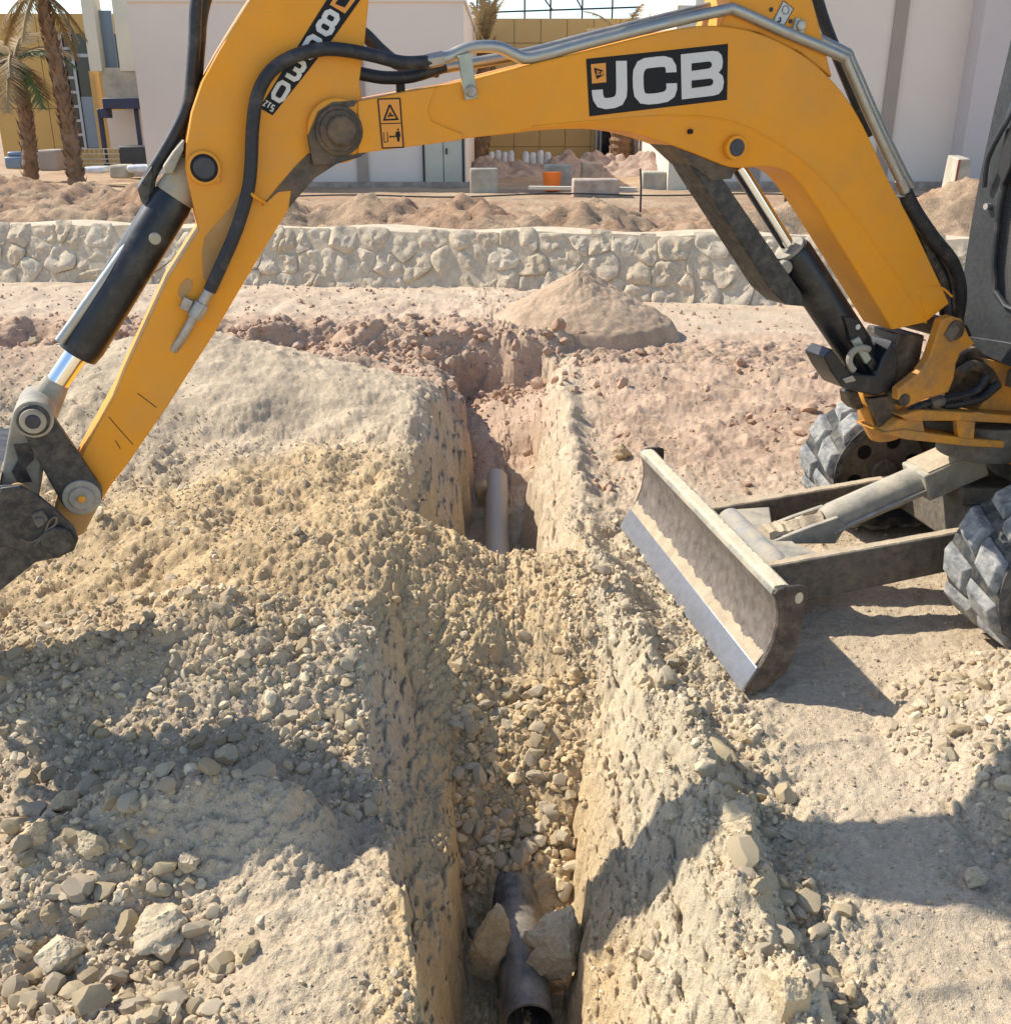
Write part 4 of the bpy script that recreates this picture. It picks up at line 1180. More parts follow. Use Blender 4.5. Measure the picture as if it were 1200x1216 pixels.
mb = MB(); mb.tube([at(x, y, YB1 - 0.02) for x, y in [(520, 84), (475, 76), (452, 60), (434, 42), (410, 25)]], 0.018, 12, sub=5); mb.build('hose', M['hose'], dip)
mb = MB(); mb.tube([at(x, y, YC) for x, y in [(345, -62), (318, -78), (272, -66), (242, -30), (233, 5), (231, 45), (227, 100), (222, 128), (208, 158), (193, 184), (180, 206), (177, 222), (184, 246), (184, 258), (178, 270)]], 0.0155, 12, sub=5); mb.build('hose', M['hose'], dip)
mb = MB(); mb.tube([at(x, y, YC + 0.03) for x, y in [(350, -50), (322, -66), (280, -55), (252, -20), (240, 15), (236, 60), (230, 118), (216, 160), (206, 196)]], 0.0155, 12, sub=5); mb.build('hose', M['hose'], dip)
mb = MB(); mb.plate([(181, 196), (170, 212), (163, 224), (168, 240), (178, 250), (179, 228), (182, 212)], YC - 0.02, YC + 0.07); mb.build('hose_guard', M['black_worn'], dip, bevel=0.004)
mb = MB(); mb.plate([(219, 165), (218, 178), (205, 206), (196, 206), (194, 198), (206, 180)], YD0 + 0.004, YD0 + 0.09); mb.build('hose_clamp', M['cyl_dusty'], dip, bevel=0.004)

# ---- bucket cylinder with rod guard
a, b2 = at(214, 222, YC), at(92, 420, YC)
mb = MB()
ax = (b2 - a).normalized()
mb.tube([a, a + ax * 0.03, a + ax * 0.05, b2 - ax * 0.03, b2], [0.044, 0.048, 0.052, 0.055, 0.050], 28)
bcy = mb.build('bucket_cylinder', M['black'], ex, ang=30)
mb = MB(); mb.tube([at(188, 242, YC - 0.02), at(178, 256, YC - 0.02), at(71, 406, YC - 0.03)], 0.0135, 12); mb.build('steel_pipe', M['galv'], bcy)
mb = MB(); mb.cyl(a - ax * 0.07, a + ax * 0.03, 0.042, 0.05, n=18); mb.build('eye', M['cyl_dusty'], bcy, bevel=0.004)
p = at(184, 283, YC - 0.054); mb = MB(); mb.cyl(p + Vector((0, -0.006, 0)), p + Vector((0, 0.02, 0)), 0.015, n=18); mb.build('port_plug', M['cyl_dusty'], bcy, bevel=0.004)
mb = MB(); mb.cyl(b2 - ax * 0.02, at(66, 458, YC), 0.029, n=22); mb.build('rod', M['chrome'], bcy)
mb = MB(); mb.tube([at(68, 452, YC), at(56, 474, YC), at(42, 497, YC)], [0.032, 0.04, 0.048], 20); mb.build('rod_end', M['cyl_dusty'], bcy, bevel=0.003)

# ---- bucket linkage
lk = MB()


def bar(mbx, p0, p1, r0, r1, Y0, Y1, n=14):
    """rounded link plate between two pins given in photo px"""
    A, Bp = at(*p0, Y0), at(*p1, Y0); d = Vector((Bp.x - A.x, 0, Bp.z - A.z)); t = d.normalized(); nn = Vector((-t.z, 0, t.x))
    pts = [A + (nn * math.cos(q) - t * math.sin(q)) * r0 for q in np.linspace(0, math.pi, n)] + [Bp + (-nn * math.cos(q) + t * math.sin(q)) * r1 for q in np.linspace(0, math.pi, n)]
    mbx.prism(pts, (0, Y1 - Y0, 0))


mb = MB(); bar(mb, (40, 497), (96, 588), 0.040, 0.052, YD0 - 0.045, YD0 - 0.012); sl1 = mb.build('side_link', M['black_worn'], ex, bevel=0.004)
mb = MB(); bar(mb, (40, 497), (96, 588), 0.040, 0.050, YD1 + 0.012, YD1 + 0.045); mb.build('side_link', M['orange_dirty'], ex, bevel=0.004)
pA = at(40, 497, YD0 - 0.045)
for k, (r, dy, mm) in enumerate(((0.047, 0.012, 'cyl_dusty'), (0.039, 0.02, 'black_worn'), (0.031, 0.03, 'cyl_dusty'), (0.018, 0.034, 'pin'))):
    mb = MB(); mb.cyl((pA.x, pA.y - dy, pA.z), (pA.x, pA.y + (0.16 if k == 0 else 0.01), pA.z), r, n=28); mb.build(('pin_boss', 'pin_washer', 'pin_collar', 'pin')[k], M[mm], sl1, bevel=0.003)
pB = at(97, 590, YD0 - 0.045)
for k, (r, dy, mm) in enumerate(((0.047, 0.010, 'cyl_dusty'), (0.031, 0.016, 'cyl_dusty'), (0.010, 0.022, 'orange_dirty'))):
    mb = MB(); mb.cyl((pB.x, pB.y - dy, pB.z), (pB.x, pB.y + 0.02, pB.z), r, n=28); mb.build(('pin_boss', 'pin_collar', 'pin')[k], M[mm], sl1, bevel=0.003)
mb = MB(); mb.plate([(72, 584), (86, 560), (100, 562), (118, 585), (117, 602), (100, 634), (88, 640), (62, 618)], YD0 - 0.012, YD1 + 0.012); mb.build('dipper_end', M['dusty_orange'], dip, bevel=0.006)
mb = MB(); bar(mb, (36, 500), (22, 588), 0.044, 0.048, YD0 + 0.01, YD1 - 0.01); mb.build('tipping_link', M['cyl_dusty'], ex, bevel=0.008)
mb = MB(); mb.plate([(16, 528), (37, 526), (40, 546), (30, 556), (38, 572), (22, 574), (14, 560), (22, 546)], YD0 + 0.006, YD0 + 0.014); mb.build('paint_wear', M['black_worn'], ex)
# ---- bucket
YK0, YK1 = 3.31, 3.84
side = [(-6, 578), (24, 577), (44, 588), (66, 606), (88, 627), (93, 641), (88, 654), (70, 662), (42, 668), (0, 702), (-60, 752), (-118, 786), (-150, 770), (-176, 720), (-178, 665), (-150, 618), (-100, 588), (-50, 577)]
shell = side[11:] + [side[0]]
bk = MB(); bk.plate(side, YK0, YK0 + 0.016); buck = bk.build('bucket', M['black_worn'], ex, bevel=0.003)
mb = MB(); mb.plate(side, YK1 - 0.016, YK1); mb.build('side_plate', M['black_worn'], buck, bevel=0.003)
mb = MB()
oc = [at(x, y, YK0) for x, y in shell]; ic = [at(x * 0.95 - 2, 680 + (y - 680) * 0.95, YK0) for x, y in shell]
poly = oc + ic[::-1]
q = len(shell)
for i in range(q - 1):
    mb.prism([oc[i] + Vector((0, 0.014, 0)), oc[i + 1] + Vector((0, 0.014, 0)), ic[i + 1] + Vector((0, 0.014, 0)), ic[i] + Vector((0, 0.014, 0))], (0, YK1 - YK0 - 0.028, 0))
mb.build('shell', M['black_worn'], buck)
mb = MB(); mb.plate([(0, 580), (24, 577), (44, 588), (88, 627), (93, 641), (86, 655), (60, 662), (36, 664), (14, 650), (-4, 650)], YK0 - 0.014, YK0 - 0.001); ear = mb.build('ear_plate', M['black_worn'], buck, bevel=0.004)
p = at(68, 640, YK0 - 0.014)
mb = MB(); mb.cyl(p + Vector((0, -0.018, 0)), p + Vector((0, 0.02, 0)), 0.038, n=26); mb.build('pin_boss', M['black_worn'], ear, bevel=0.005)
mb = MB(); mb.plate([(36, 612), (50, 606), (58, 618), (45, 628)], YK0 - 0.026, YK0 - 0.013); mb.build('lug', M['frame'], ear, bevel=0.004)
mb = MB(); p = at(47, 619, YK0 - 0.026); mb.cyl(p + Vector((0, -0.006, 0)), p, 0.012, n=12); mb.build('bolt', M['frame'], ear, bevel=0.002)
mb = MB(); mb.tube([at(x, y, YK0 - 0.026) for x, y in [(24, 640), (34, 644), (46, 640), (56, 630), (66, 622), (66, 614), (58, 620), (52, 636), (40, 648)]], 0.0028, 8, sub=5); mb.build('wire', M['frame'], ear)
mb = MB()
for yy in np.linspace(YK0 + 0.03, YK1 - 0.07, 4):
    p = at(-118, 786, YK0); mb.prism([Vector((p.x + 0.02, yy, p.z + 0.02)), Vector((p.x - 0.02, yy, p.z + 0.05)), Vector((p.x - 0.045, yy, p.z - 0.09))], (0, 0.045, 0))
mb.build('teeth', M['steel'], buck)
mb = MB(); bar(mb, (22, 588), (68, 640), 0.03, 0.04, YD0 - 0.03, YD0 - 0.014); bar(mb, (22, 588), (68, 640), 0.03, 0.04, YD1 + 0.014, YD1 + 0.03); mb.build('hanger_plates', M['dusty_orange'], buck, bevel=0.003)

# ---- lift cylinder
Yl = YC
a, b2, c2 = at(876, 198, Yl), at(938, 297, Yl), at(1036, 446, Yl)
ax = (c2 - b2).normalized()
mb = MB(); mb.tube([b2, b2 + ax * 0.02, c2], [0.056, 0.062, 0.062], 26); lc = mb.build('lift_cylinder', M['black'], ex, ang=30)
mb = MB(); mb.cyl(a, b2 + ax * 0.02, 0.0225, n=20); mb.build('rod', M['chrome'], lc)
mb = MB(); mb.cyl(b2 - ax * 0.012, b2 + ax * 0.012, 0.050, n=20); mb.build('gland', M['cyl_dusty'], lc, bevel=0.002)
mb = MB(); p = at(934, 318, Yl - 0.06); mb.cyl(p, p + Vector((0, 0.03, 0)), 0.022, n=18); mb.build('port_plug', M['cyl_dusty'], lc, bevel=0.004)
mb = MB(); mb.plate([(815, 184), (840, 190), (858, 212), (952, 348), (956, 364), (934, 362), (916, 346), (825, 204)], Yl - 0.062, Yl + 0.062); mb.build('rod_guard', M['black_worn'], lc, bevel=0.004)
mb = MB(); mb.plate([(1002, 376), (1018, 378), (1031, 400), (1025, 406), (1044, 434), (1036, 444), (1010, 404)], Yl - 0.075, Yl + 0.05); br = mb.build('cylinder_bracket', M['black'], lc, bevel=0.004)
p = at(1018, 388, Yl - 0.075); mb = MB(); mb.cyl(p + Vector((0, -0.003, 0)), p + Vector((0, 0.01, 0)), 0.009, n=12); mb.build('bolt', M['d_white'], br)
mb = MB(); mb.plate([(1012, 405), (1020, 400), (1034, 426), (1028, 432)], Yl - 0.085, Yl - 0.074); mb.build('strap', M['plate'], br)

# ---- swing post between boom and body
ks = MB(); ks.plate([(978, 424), (988, 414), (1010, 444), (1040, 446), (1048, 425), (1060, 404), (1066, 430), (1062, 462), (1040, 470), (1020, 466), (1000, 460), (986, 440)], YB0 + 0.0, YB0 + 0.11)
kb = ks.build('cylinder_cradle', M['black'], ex, bevel=0.005)
mb = MB(); mb.tube([at(1008 + 0 * t, 0, 1) if False else at(1024 + 16 * math.cos(t), 428 + 15 * math.sin(t), YB0 - 0.004) for t in np.linspace(2.3, 5.2, 9)], 0.011, 8, sub=2); mb.build('hose_loop', M['cyl_dusty'], kb)
mb = MB(); mb.plate([(1000, 450), (1012, 446), (1016, 452), (1004, 455)], YB0 - 0.006, YB0); mb.build('wear_plate', M['steel'], kb)
sp_ = [(1110, 406), (1118, 380), (1130, 375), (1142, 379), (1150, 398), (1158, 408), (1140, 420), (1135, 432), (1133, 448), (1126, 466), (1104, 472), (1076, 484), (1066, 475), (1067, 462), (1091, 443), (1103, 426)]
mb = MB(); mb.plate(sp_, YB0 - 0.045, YB0 - 0.008); post = mb.build('swing_post', M['orange_dirty'], ex, bevel=0.005, ang=25)
mb = MB(); mb.plate(sp_, YB1 + 0.008, YB1 + 0.045); mb.build('post_plate', M['orange_dirty'], post, bevel=0.005, ang=25)
mb = MB(); mb.plate([(1066, 396), (1098, 398), (1092, 430), (1078, 452), (1062, 462), (1052, 440), (1060, 418)], YB0 + 0.03, YB1); mb.build('post_web', M['grease'], post, bevel=0.006)
p = at(1133, 392, YB0 - 0.045)
mb = MB(); mb.cyl(p + Vector((0, -0.01, 0)), p + Vector((0, 0.3, 0)), 0.034, n=24); mb.build('boom_pin', M['grease'], post, bevel=0.004)
mb = MB(); mb.plate([(1122, 398), (1134, 383), (1141, 390), (1130, 407)], YB0 - 0.056, YB0 - 0.046); mb.build('pin_keeper', M['frame'], post, bevel=0.004)
p = at(1073, 475, YB0 - 0.045); mb = MB(); mb.cyl(p + Vector((0, -0.006, 0)), p + Vector((0, 0.3, 0)), 0.022, n=20); mb.build('pin', M['grease'], post, bevel=0.003)
c0, c1 = at(1046, 470, YC), at(1052, 516, YC)
mb = MB(); mb.tube([c0 + Vector((0, 0, 0.04)), c0, c0.lerp(c1, 0.5), c1], [0.078, 0.088, 0.085, 0.06], 26); mb.build('post_casting', M['orange_dirty'], post, bevel=0.004)
mb = MB(); mb.plate([(1032, 474), (1062, 470), (1064, 500), (1054, 516), (1044, 508)], YC - 0.097, YC - 0.07); mb.build('grease_patch', M['grease'], post)
mb = MB(); mb.plate([(1008, 466), (1018, 462), (1026, 484), (1018, 488), (1010, 480)], YC - 0.03, YC + 0.03); mb.build('stop_lug', M['grease'], post, bevel=0.006)
# body casting: two shelf plates with a web, and the side of the turntable
mb = MB(); mb.plate([(1069, 494), (1092, 487), (1140, 489), (1260, 497), (1260, 506), (1140, 500), (1078, 500)], YB0 - 0.05, YB1 + 0.0); shelf = mb.build('turntable_frame', M['orange_dirty'], ex, bevel=0.004)
mb = MB(); mb.plate([(1046, 514), (1075, 522), (1150, 530), (1260, 536), (1260, 528), (1150, 521), (1075, 510)], YB0 - 0.05, YB0 + 0.10); mb.build('lower_plate', M['orange_dirty'], shelf, bevel=0.004)
mb = MB(); mb.plate([(1068, 498), (1096, 498), (1100, 524), (1070, 520), (1050, 514)], YB0 - 0.04, YB0 + 0.08); mb.build('front_web', M['orange_dirty'], shelf, bevel=0.006)
mb = MB(); mb.plate([(1136, 499), (1158, 501), (1156, 522), (1138, 520)], YB0 - 0.045, YB0 - 0.02); mb.build('rib', M['orange_dirty'], shelf, bevel=0.003)
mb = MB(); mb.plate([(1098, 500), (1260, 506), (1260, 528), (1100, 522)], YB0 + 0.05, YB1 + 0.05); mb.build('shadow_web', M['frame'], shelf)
p0, p1 = at(1186, 506, YB0), at(1186, 545, YB0); mb = MB(); mb.cyl(Vector((p0.x + 0.02, YC, p0.z)), Vector((p0.x + 0.02, YC, p1.z)), 0.15, n=30); mb.build('swing_bearing', M['frame'], shelf, bevel=0.005)
mb = MB(); mb.plate([(1168, 426), (1200, 432), (1420, 440), (1420, 496), (1200, 490), (1160, 488), (1172, 472), (1178, 452)], YB0 + 0.02, YB1); mb.build('side_casting', M['orange_dirty'], shelf, bevel=0.005)
mb = MB(); mb.plate([(1126, 448), (1138, 424), (1158, 412), (1176, 428), (1180, 452), (1172, 474), (1150, 488), (1124, 488), (1120, 474)], YB0 + 0.06, YB1 - 0.02); mb.build('hose_bay', M['grease'], shelf)
for k, pts in enumerate(([(1072, 494), (1092, 482), (1112, 476), (1140, 470), (1160, 462), (1172, 446)], [(1118, 482), (1142, 478), (1164, 472), (1184, 456)], [(1138, 444), (1154, 434), (1172, 442), (1182, 460)])):
    mb = MB(); mb.tube([at(x, y, YB0 - 0.02 + 0.02 * k) for x, y in pts], (0.014, 0.018, 0.02)[k], 10, sub=5); mb.build('hose', M['hose'] if k != 2 else M['grease'], shelf)
mb = MB(); mb.cyl(at(1104, 480, YB0 - 0.02), at(1118, 475, YB0 - 0.02), 0.021, n=8); mb.build('hose_fitting', M['frame'], shelf, bevel=0.002)

# ---- cab: its front face, seen at an angle
XC = 1.72
far_o = [at_x(x, y, XC) for x, y in [(1139, 394), (1143, 330), (1152, 270), (1165, 200), (1180, 130), (1197, 60), (1215, -30)]]
far_i = [at_x(x, y, XC) for x, y in [(1182, 345), (1180, 310), (1185, 262), (1193, 205), (1203, 145), (1215, 85), (1232, 0)]]
zl = at_x(1200, 432, XC).z
YN, ZT = 2.66, 2.45
vo = far_o + [Vector((XC, far_o[-1].y, ZT)), Vector((XC, YN, ZT)), Vector((XC, YN, zl - 0.02)), at_x(1200, 432, XC), at_x(1165, 416, XC)]
vi = far_i + [Vector((XC, far_i[-1].y, ZT - 0.1)), Vector((XC, YN + 0.09, ZT - 0.1)), Vector((XC, YN + 0.09, at_x(1210, 371, XC).z - 0.01)), at_x(1212, 371, XC), at_x(1194, 363, XC)]
mb = MB(); n = len(vo)
for k in range(n):
    j = (k + 1) % n
    mb.prism([vo[k], vo[j], vi[j], vi[k]], (0.05, 0, 0))
cab = mb.build('cab', M['black_dusty'], ex)
mb = MB(); mb.prism([p + Vector((0.02, 0, 0)) for p in vi], (0.006, 0, 0)); mb.build('windscreen', M['glass'], cab)
mb = MB(); mb.tube([p + Vector((-0.003, 0, 0)) for p in vi] + [vi[0] + Vector((-0.003, 0, 0))], 0.010, 8); mb.build('windscreen_seal', M['hose'], cab)
lp = [at_x(1140, 397, XC), at_x(1200, 406, XC), Vector((XC, YN, at_x(1200, 406, XC).z)), Vector((XC, YN, zl - 0.03)), at_x(1200, 434, XC), at_x(1166, 419, XC), at_x(1143, 404, XC)]
mb = MB(); mb.prism([p + Vector((-0.014, 0, 0)) for p in lp], (0.013, 0, 0)); mb.build('lower_panel', M['black_dusty'], cab, bevel=0.003)
XB = XC + 1.15
so_ = [Vector((XC + 0.052, YN, zl - 0.02)), Vector((XB, YN, zl - 0.02)), Vector((XB, YN, ZT)), Vector((XC + 0.052, YN, ZT))]
si_ = [Vector((XC + 0.13, YN, zl + 0.35)), Vector((XB - 0.12, YN, zl + 0.35)), Vector((XB - 0.12, YN, ZT - 0.1)), Vector((XC + 0.13, YN, ZT - 0.1))]
for yo, nm in ((0.0, 'door'), (far_o[-1].y - YN - 0.05, 'side_panel')):
    mb = MB()
    for k in range(4):
        j = (k + 1) % 4; mb.prism([p + Vector((0, yo, 0)) for p in (so_[k], so_[j], si_[j], si_[k])], (0, 0.045, 0))
    dd_ = mb.build(nm, M['black_dusty'], cab)
    mb = MB(); mb.prism([p + Vector((0, yo + 0.02, 0)) for p in si_], (0, 0.006, 0)); mb.build('window_pane', M['glass'], dd_)
mb = MB(); mb.box((XC - 0.02, YN - 0.02, ZT + 0.002), (XB + 0.02, far_o[-1].y + 0.02, ZT + 0.07)); mb.build('roof', M['black_dusty'], cab, bevel=0.02)
mb = MB(); mb.box((XC + 0.055, YN + 0.05, zl - 0.10), (XB, far_o[-1].y - 0.06, zl - 0.04)); mb.build('floor_plate', M['frame'], cab, bevel=0.01)
mb = MB(); mb.box((XC + 0.55, YN + 0.22, zl - 0.03), (XC + 1.0, YN + 0.70, zl + 0.28)); seat = mb.build('seat', M['black'], cab, bevel=0.05)
mb = MB(); mb.box((XC + 0.92, YN + 0.24, zl + 0.285), (XC + 1.05, YN + 0.68, zl + 0.85)); mb.build('seat_back', M['black'], seat, bevel=0.05)
mb = MB(); mb.tube([at_x(1168, 222, XC - 0.02), at_x(1172, 190, XC - 0.035), at_x(1186, 160, XC - 0.04), at_x(1197, 140, XC - 0.035), at_x(1204, 118, XC - 0.01)], 0.009, 8, sub=4); mb.build('grab_handle', M['black_dusty'], cab)
mb = MB(); mb.prism([at_x(x, y, XC - 0.03) for x, y in [(1186, 185), (1194, 152), (1203, 150), (1200, 196), (1190, 220), (1184, 207)]], (0.028, 0, 0)); mb.build('wiper_cover', M['black'], cab, bevel=0.004)
p = at_x(1175, 245, XC); mb = MB(); mb.cyl(p + Vector((-0.02, 0, 0)), p + Vector((0.01, 0, 0)), 0.011, n=12); mb.build('lock', M['steel'], cab)
mb = MB(); mb.box((XB + 0.03, 2.85, 0.64), (XB + 0.75, 4.15, 1.35)); mb.build('engine_cover', M['orange'], ex, bevel=0.08)
mb = MB(); mb.box((XC + 0.1, 2.80, 0.535), (XB + 0.70, 4.2, 0.635)); mb.build('turntable_deck', M['orange_dirty'], ex, bevel=0.02)
FR = False

# ---- undercarriage and blade, in the machine's own axes
OX, OY = 0.77, 2.81
ca, sa = math.cos(R(10)), math.sin(R(10))


def ug(u, w, z):
    return Vector((OX + u * ca - w * sa, OY + u * sa + w * ca, z))


UGM = Matrix(((ca, -sa, 0, OX), (sa, ca, 0, OY), (0, 0, 1, 0), (0, 0, 0, 1)))
BW = 1.42
ZS = 1.20
prof = [(0.0, 0.0), (0.022, 0.035), (0.046, 0.072), (0.066, 0.108), (0.080, 0.145), (0.087, 0.185), (0.086, 0.222), (0.078, 0.255), (0.066, 0.280)]
prof = [(u, z * ZS) for u, z in prof]
LIFT = 0.012
mb = MB(); ring = lambda w, d: [ug(u + d, w, z + LIFT) for u, z in prof]
for w0, w1 in ((0.014, BW - 0.014),):
    fr = [[ug(u, w, z + LIFT) for u, z in prof] + [ug(u + 0.014, w, z + LIFT) for u, z in prof[::-1]] for w in np.linspace(w0, w1, 12)]
    mb.loft(fr)
blade = mb.build('dozer_blade', simple('blade_steel', (0.105, 0.085, 0.075), 0.5, metal=0.35, var=0.35, scale=16, bmp=0.12, bscale=90, dust=0.7, dustcol=(0.36, 0.30, 0.24), dscale=24, dthr=0.52, dsoft=0.25), ex, ang=50)
mb = MB(); q = [(-0.011, 0.0), (0.008, 0.0), (0.050, 0.085), (0.034, 0.085)]
mb.loft([[ug(u, w, z + LIFT - 0.004) for u, z in q] for w in (0.004, BW - 0.004)]); mb.build('cutting_edge', M['edge'], blade, bevel=0.002)
# soil left on the step above the cutting edge
nw = 150; rows = []
for i in range(nw):
    w = 0.02 + (BW - 0.04) * i / (nw - 1)
    e = 0.016 + 0.005 * math.sin(i * 0.27) + 0.004 * math.sin(i * 0.63 + 1) + random.uniform(0, 0.006)
    rows.append([ug(0.032, w, 0.083 + LIFT), ug(0.038, w, 0.088 + LIFT), ug(0.050 + e * 0.40, w, 0.098 + e + LIFT), ug(0.060 + e * 0.5, w, 0.096 + e + LIFT), ug(0.066, w, 0.088 + LIFT)])
mb = MB(); mb.loft(rows); mb.build('soil_ledge', M['cake'], blade)
mb = MB(); q = [(0.062, 0.276 * ZS), (0.064, 0.292 * ZS), (0.125, 0.296 * ZS), (0.128, 0.25 * ZS), (0.118, 0.25 * ZS), (0.116, 0.28 * ZS)]
mb.loft([[ug(u, w, z + LIFT) for u, z in q] for w in (0.012, BW - 0.012)]); tf = mb.build('top_flange', M['cyl_dusty'], blade, bevel=0.003)
nw = 60; rows = []
for i in range(nw):
    w = 0.02 + (BW - 0.04) * i / (nw - 1); e = 0.004 + 0.004 * abs(math.sin(i * 1.7)) + random.uniform(0, 0.004)
    rows.append([ug(0.068, w, 0.290 * ZS + LIFT), ug(0.075, w, 0.294 * ZS + e + LIFT), ug(0.110, w, 0.295 * ZS + e + LIFT), ug(0.122, w, 0.290 * ZS + LIFT)])
mb = MB(); mb.loft(rows); mb.build('soil_crust', M['cake_pale'], tf)
endp = [(0.0, 0.0), (0.022, 0.035), (0.046, 0.072), (0.066, 0.108), (0.080, 0.145), (0.087, 0.185), (0.086, 0.222), (0.078, 0.255), (0.066, 0.282), (0.075, 0.294), (0.10, 0.302), (0.150, 0.302), (0.172, 0.296), (0.176, 0.275), (0.172, 0.19), (0.160, 0.10), (0.135, 0.045), (0.09, 0.008), (0.04, -0.004)]
endp = [(u, z * ZS) for u, z in endp]
for w in (-0.002, BW - 0.014):
    mb = MB(); mb.prism([ug(u, w, z + LIFT) for u, z in endp], ug(0, 0.016, 0) - ug(0, 0, 0)); e_ = mb.build('end_plate', simple('end_plate_steel', (0.06, 0.045, 0.038), 0.55, metal=0.3, var=0.4, scale=18, bmp=0.2, bscale=80, dust=0.6, dustcol=(0.32, 0.24, 0.17), dscale=12, dthr=0.58), blade, bevel=0.003)
    if w < 0:
        mb = MB(); c = ug(0.148, -0.0035, 0.268 * ZS + LIFT); mb.add([c + (ug(math.cos(t), 0, 0) - ug(0, 0, 0)) * 0.014 + Vector((0, 0, math.sin(t) * 0.020)) for t in np.linspace(0, 6.28, 15)[:-1]], [tuple(range(14))]); mb.build('shackle_hole', M['cake_pale'], e_)
for w in (0.44, 1.01):
    mb = MB(); mb.loft([[ug(u, ww, z) for ww, z in ((w, z0), (w + 0.045, z0), (w + 0.045, z1), (w, z1))] for u, z0, z1 in ((0.10, 0.045, 0.215), (0.22, 0.05, 0.225), (0.95, 0.15, 0.305), (1.25, 0.20, 0.33))])
    arm = mb.build('blade_arm', M['frame'], ex, bevel=0.006)
    rows = []
    for i in range(40):
        u = 0.16 + 0.85 * i / 39; z = float(np.interp(u, [0.10, 0.22, 0.95, 1.25], [0.215, 0.225, 0.305, 0.33])); e = 0.002 + random.uniform(0, 0.0025)
        rows.append([ug(u, w + 0.002, z - 0.002), ug(u, w + 0.006, z + e), ug(u, w + 0.039, z + e), ug(u, w + 0.043, z - 0.002)])
    mb = MB(); mb.loft(rows); mb.build('dust_layer', M['cake'], arm)
# cross tube and the blade cylinder
mb = MB(); mb.tube([ug(0.33, 0.50, 0.18), ug(0.33, 0.52, 0.18), ug(0.33, 1.0, 0.18)], [0.05, 0.055, 0.055], 20); mb.beam(ug(0.33, 0.50, 0.165), ug(0.62, 0.50, 0.165), 0.01, 0.01)
ct = mb.build('cross_tube', simple('scuffed_tube', (0.20, 0.23, 0.25), 0.6, var=0.3, scale=12, dust=0.9, dustcol=(0.44, 0.37, 0.27), dscale=8, dthr=0.48), ex)
mb = MB(); mb.prism([ug(0.33, 0.50, 0.20), ug(0.50, 0.50, 0.20), ug(0.44, 0.62, 0.20), ug(0.44, 0.84, 0.20), ug(0.50, 1.0, 0.20), ug(0.33, 1.0, 0.20)], (0, 0, 0.03)); mb.build('gusset', M['cyl_dusty'], ct, bevel=0.006)
mb = MB()
for w in (0.655, 0.775):
    mb.prism([ug(0.34, w, 0.22), ug(0.62, w, 0.20), ug(0.66, w, 0.27), ug(0.62, w, 0.31), ug(0.50, w, 0.275)], ug(0, 0.022, 0) - ug(0, 0, 0))
mb.build('clevis', M['cyl_dusty'], ct, bevel=0.004)
rows = []
for i in range(16):
    u = 0.36 + 0.22 * i / 15; e = 0.02 + random.uniform(0, 0.018)
    rows.append([ug(u, 0.67, 0.215)] + [ug(u + random.uniform(-.004, .004), 0.68 + 0.09 * k / 4, 0.225 + e + 0.06 * i / 15 * (1 - abs(k - 2) / 3) + random.uniform(-0.006, 0.006)) for k in range(5)] + [ug(u, 0.775, 0.215)])
mb = MB(); mb.loft(rows); mb.build('soil_clump', M['cake'], ct)
c0, c1 = ug(0.60, 0.725, 0.265), ug(1.02, 0.725, 0.43)
mb = MB(); mb.tube([c0, c0.lerp(c1, 0.08), c1], [0.052, 0.062, 0.062], 24); bc = mb.build('blade_cylinder', M['cyl_dusty'], ex, ang=30)
mb = MB(); mb.beam(c0.lerp(c1, 0.86), c0.lerp(c1, 1.42), 0.165, 0.115); mb.build('cylinder_guard', M['cyl_dusty'], bc, bevel=0.008)
mb = MB(); mb.beam(c0.lerp(c1, 0.86) + Vector((0, 0, 0.062)), c0.lerp(c1, 1.38) + Vector((0, 0, 0.062)), 0.15, 0.008); mb.build('soil_crust', M['cake'], bc)
mb = MB(); mb.cyl(c0.lerp(c1, 1.35), c0.lerp(c1, 1.9), 0.03, n=18); mb.build('rod', M['steel'], bc)
mb = MB(); mb.tube([c0 + Vector((0.02, -0.065, -0.02)), c0.lerp(c1, 0.4) + Vector((0, -0.066, -0.02)), c0.lerp(c1, 0.9) + Vector((0, -0.07, -0.02))], 0.008, 8, sub=4); mb.build('steel_pipe', M['steel'], bc)
for dz, dw in ((0.10, -0.03), (0.085, 0.02)):
    mb = MB(); mb.tube([c0.lerp(c1, 1.15) + Vector((0, dw, 0.06)), c0.lerp(c1, 1.2) + Vector((0, dw, dz + 0.03)), c0.lerp(c1, 1.4) + Vector((0, dw, dz + 0.03)), c0.lerp(c1, 1.6) + Vector((0, dw, 0.03))], 0.010, 8, sub=4); mb.build('hose', M['cake_pale'], bc)
# centre frame between the tracks
mb = MB(); mb.prism([ug(1.12, 0.40, 0.16), ug(1.12, 1.06, 0.16), ug(2.25, 1.06, 0.16), ug(2.25, 0.40, 0.16)], (0, 0, 0.18)); cf = mb.build('centre_frame', M['frame'], ex, bevel=0.01)
mb = MB(); mb.cyl(ug(1.62, 0.73, 0.33), ug(1.62, 0.73, 0.54), 0.30, n=40); mb.build('slew_ring', M['frame'], cf, bevel=0.01)
mb = MB(); mb.prism([ug(1.10, 0.62, 0.34), ug(1.10, 0.84, 0.34), ug(1.45, 0.90, 0.34), ug(1.45, 0.56, 0.34)], (0, 0, 0.07)); mb.build('bracket', M['frame'], cf, bevel=0.008)

